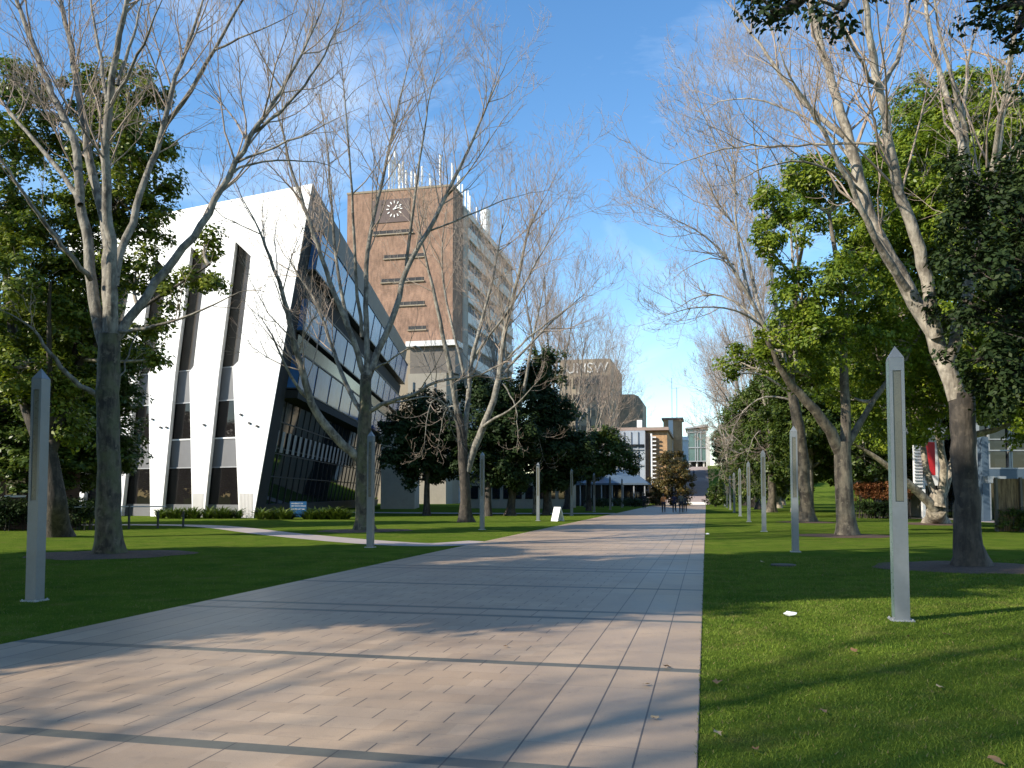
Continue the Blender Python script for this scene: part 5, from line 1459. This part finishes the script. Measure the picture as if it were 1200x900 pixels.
# ------------------------------------------------------------------ people far down the walk
def person(name, label, loc, rz, shirt, trousers, hair, stride=.26, h=1.7, seed=0, skin=(0.42, 0.26, 0.18)):
    root = thing(name, label, 'person', loc, rz, 'people walking at the end of the walk')
    s = h / 1.75
    sk = mat_plain('skin_%d' % seed, skin, .5, .05); sh = mat_plain('shirt_%d' % seed, shirt, .8, .15, 4); tr = mat_plain('trousers_%d' % seed, trousers, .85, .15, 4); hr = mat_plain('hair_%d' % seed, hair, .6, .2, 8); so = M['dark']
    J = {'pel': (0, 0, .94, .135), 'wai': (0, .01, 1.08, .12), 'che': (0, .0, 1.28, .15), 'nk0': (0, .0, 1.44, .085), 'nk': (0, .01, 1.50, .052), 'hd0': (0, .02, 1.57, .075), 'hd1': (0, .015, 1.65, .098), 'hd2': (0, .0, 1.735, .07),
         'shL': (-.185, 0, 1.42, .065), 'elL': (-.23, -.05, 1.15, .045), 'wrL': (-.23, .08, .93, .032), 'hnL': (-.225, .13, .85, .036),
         'shR': (.185, 0, 1.42, .065), 'elR': (.23, -.02, 1.15, .045), 'wrR': (.235, -.10, .92, .032), 'hnR': (.23, -.13, .84, .036),
         'hpL': (-.095, 0, .90, .1), 'knL': (-.10, stride * .62, .50, .066), 'anL': (-.10, stride * .75, .09, .043), 'toL': (-.11, stride * .75 + .16, .04, .036),
         'hpR': (.095, 0, .90, .1), 'knR': (.10, -stride * .15, .49, .066), 'anR': (.10, -stride * .9, .12, .043), 'toR': (.11, -stride * .9 + .15, .045, .036)}
    E = [('pel', 'wai'), ('wai', 'che'), ('che', 'nk0'), ('nk0', 'nk'), ('nk', 'hd0'), ('hd0', 'hd1'), ('hd1', 'hd2'), ('che', 'shL'), ('shL', 'elL'), ('elL', 'wrL'), ('wrL', 'hnL'), ('che', 'shR'), ('shR', 'elR'), ('elR', 'wrR'), ('wrR', 'hnR'),
         ('pel', 'hpL'), ('hpL', 'knL'), ('knL', 'anL'), ('anL', 'toL'), ('pel', 'hpR'), ('hpR', 'knR'), ('knR', 'anR'), ('anR', 'toR')]
    def skin_mesh(nm, keys, grow, mat, slots=None):
        ks = [k for k in J if k in keys]; ix = {k: i for i, k in enumerate(ks)}
        me = bpy.data.meshes.new(nm)
        me.from_pydata([tuple(c * s for c in J[k][:3]) for k in ks], [(ix[a], ix[b]) for a, b in E if a in ix and b in ix], [])
        ob = link(nm, me, mat, root)
        md = ob.modifiers.new('skin', 'SKIN'); md.use_smooth_shade = True
        for i, k in enumerate(ks):
            me.skin_vertices[0].data[i].radius = (J[k][3] * s * grow,) * 2
        me.skin_vertices[0].data[0].use_root = True
        ob.modifiers.new('sub', 'SUBSURF').levels = 2; ob.modifiers['sub'].render_levels = 2
        return ob
    skin_mesh('body', list(J), .93, sk)
    skin_mesh('shirt', ['pel', 'wai', 'che', 'nk0', 'shL', 'elL', 'wrL', 'shR', 'elR', 'wrR'], 1.12, sh)
    skin_mesh('trousers', ['pel', 'hpL', 'knL', 'anL', 'hpR', 'knR', 'anR'], 1.14, tr)
    for sd in ('L', 'R'):
        a, t_ = J['an' + sd], J['to' + sd]
        bm = bmesh.new(); bmesh.ops.create_uvsphere(bm, u_segments=10, v_segments=6, radius=1)
        for v in bm.verts: v.co = Vector(((a[0] + t_[0]) / 2 + v.co.x * .05, (a[1] + t_[1]) / 2 + v.co.y * .135, max(0.004, .05 + v.co.z * .05 + (a[2] - .09)))) * s
        me = bpy.data.meshes.new('shoe'); bm.to_mesh(me); bm.free(); link('shoe', me, so, root)
    bm = bmesh.new(); bmesh.ops.create_uvsphere(bm, u_segments=14, v_segments=10, radius=1)
    for v in bm.verts:
        z_ = v.co.z
        v.co = Vector((v.co.x * .098, v.co.y * .112 - .012, 1.675 + v.co.z * .105)) * s
        if v.co.y > .03 * s and z_ < .35: v.co.y *= .25
    me = bpy.data.meshes.new('hair'); bm.to_mesh(me); bm.free(); link('hair', me, hr, root)
    return root
def ppos(u, v): p = G(u, v); p[2] = .008; return p
person('person', 'person in an orange top walking at the end of the walk', ppos(777.8, 600.6), 0.1, (.98, .30, .09), (.03, .032, .045), (.03, .02, .015), h=1.66, seed=1)
person('person', 'person in a dark purple jacket walking beside the one in olive', ppos(790.4, 600.4), -.1, (.025, .022, .06), (.015, .016, .03), (.02, .015, .012), stride=-.24, h=1.68, seed=2)
person('person', 'person in an olive-grey jacket with black hair walking on the right of the group', ppos(798.2, 600.8), .05, (.15, .14, .11), (.03, .032, .045), (.01, .009, .008), h=1.76, seed=3)
person('person', 'slim person in dark clothes just behind the one in olive', ppos(803, 600.0), .2, (.06, .055, .06), (.05, .05, .055), (.03, .02, .015), stride=.2, h=1.5, seed=4)
person('person', 'person in black standing at the left edge of the far walk', ppos(755, 595.8), .3, (.015, .016, .02), (.012, .012, .015), (.02, .015, .012), stride=.1, h=1.72, seed=5)
def on_stairs(u, f):
    y_ = YS0 + (YS1 - YS0) * f; k_ = math.floor(f * 60) + 1
    Zz = y_ / (CA + 0.0)   # close enough to find x from the column
    for _ in range(6):
        X = (u - 600) / 1000 * Zz; Zz = (y_ - X * SA) / CA
    return np.array((W(X, Zz)[0], y_, HT * k_ / 60))
person('person', 'person in blue climbing the far steps, lower of the two', on_stairs(810, .40), 0, (.03, .05, .12), (.02, .022, .04), (.02, .015, .012), h=1.7, seed=6)
person('person', 'person in navy climbing the far steps, higher of the two', on_stairs(813, .55), .1, (.03, .035, .09), (.02, .02, .035), (.03, .02, .015), h=1.7, seed=7)
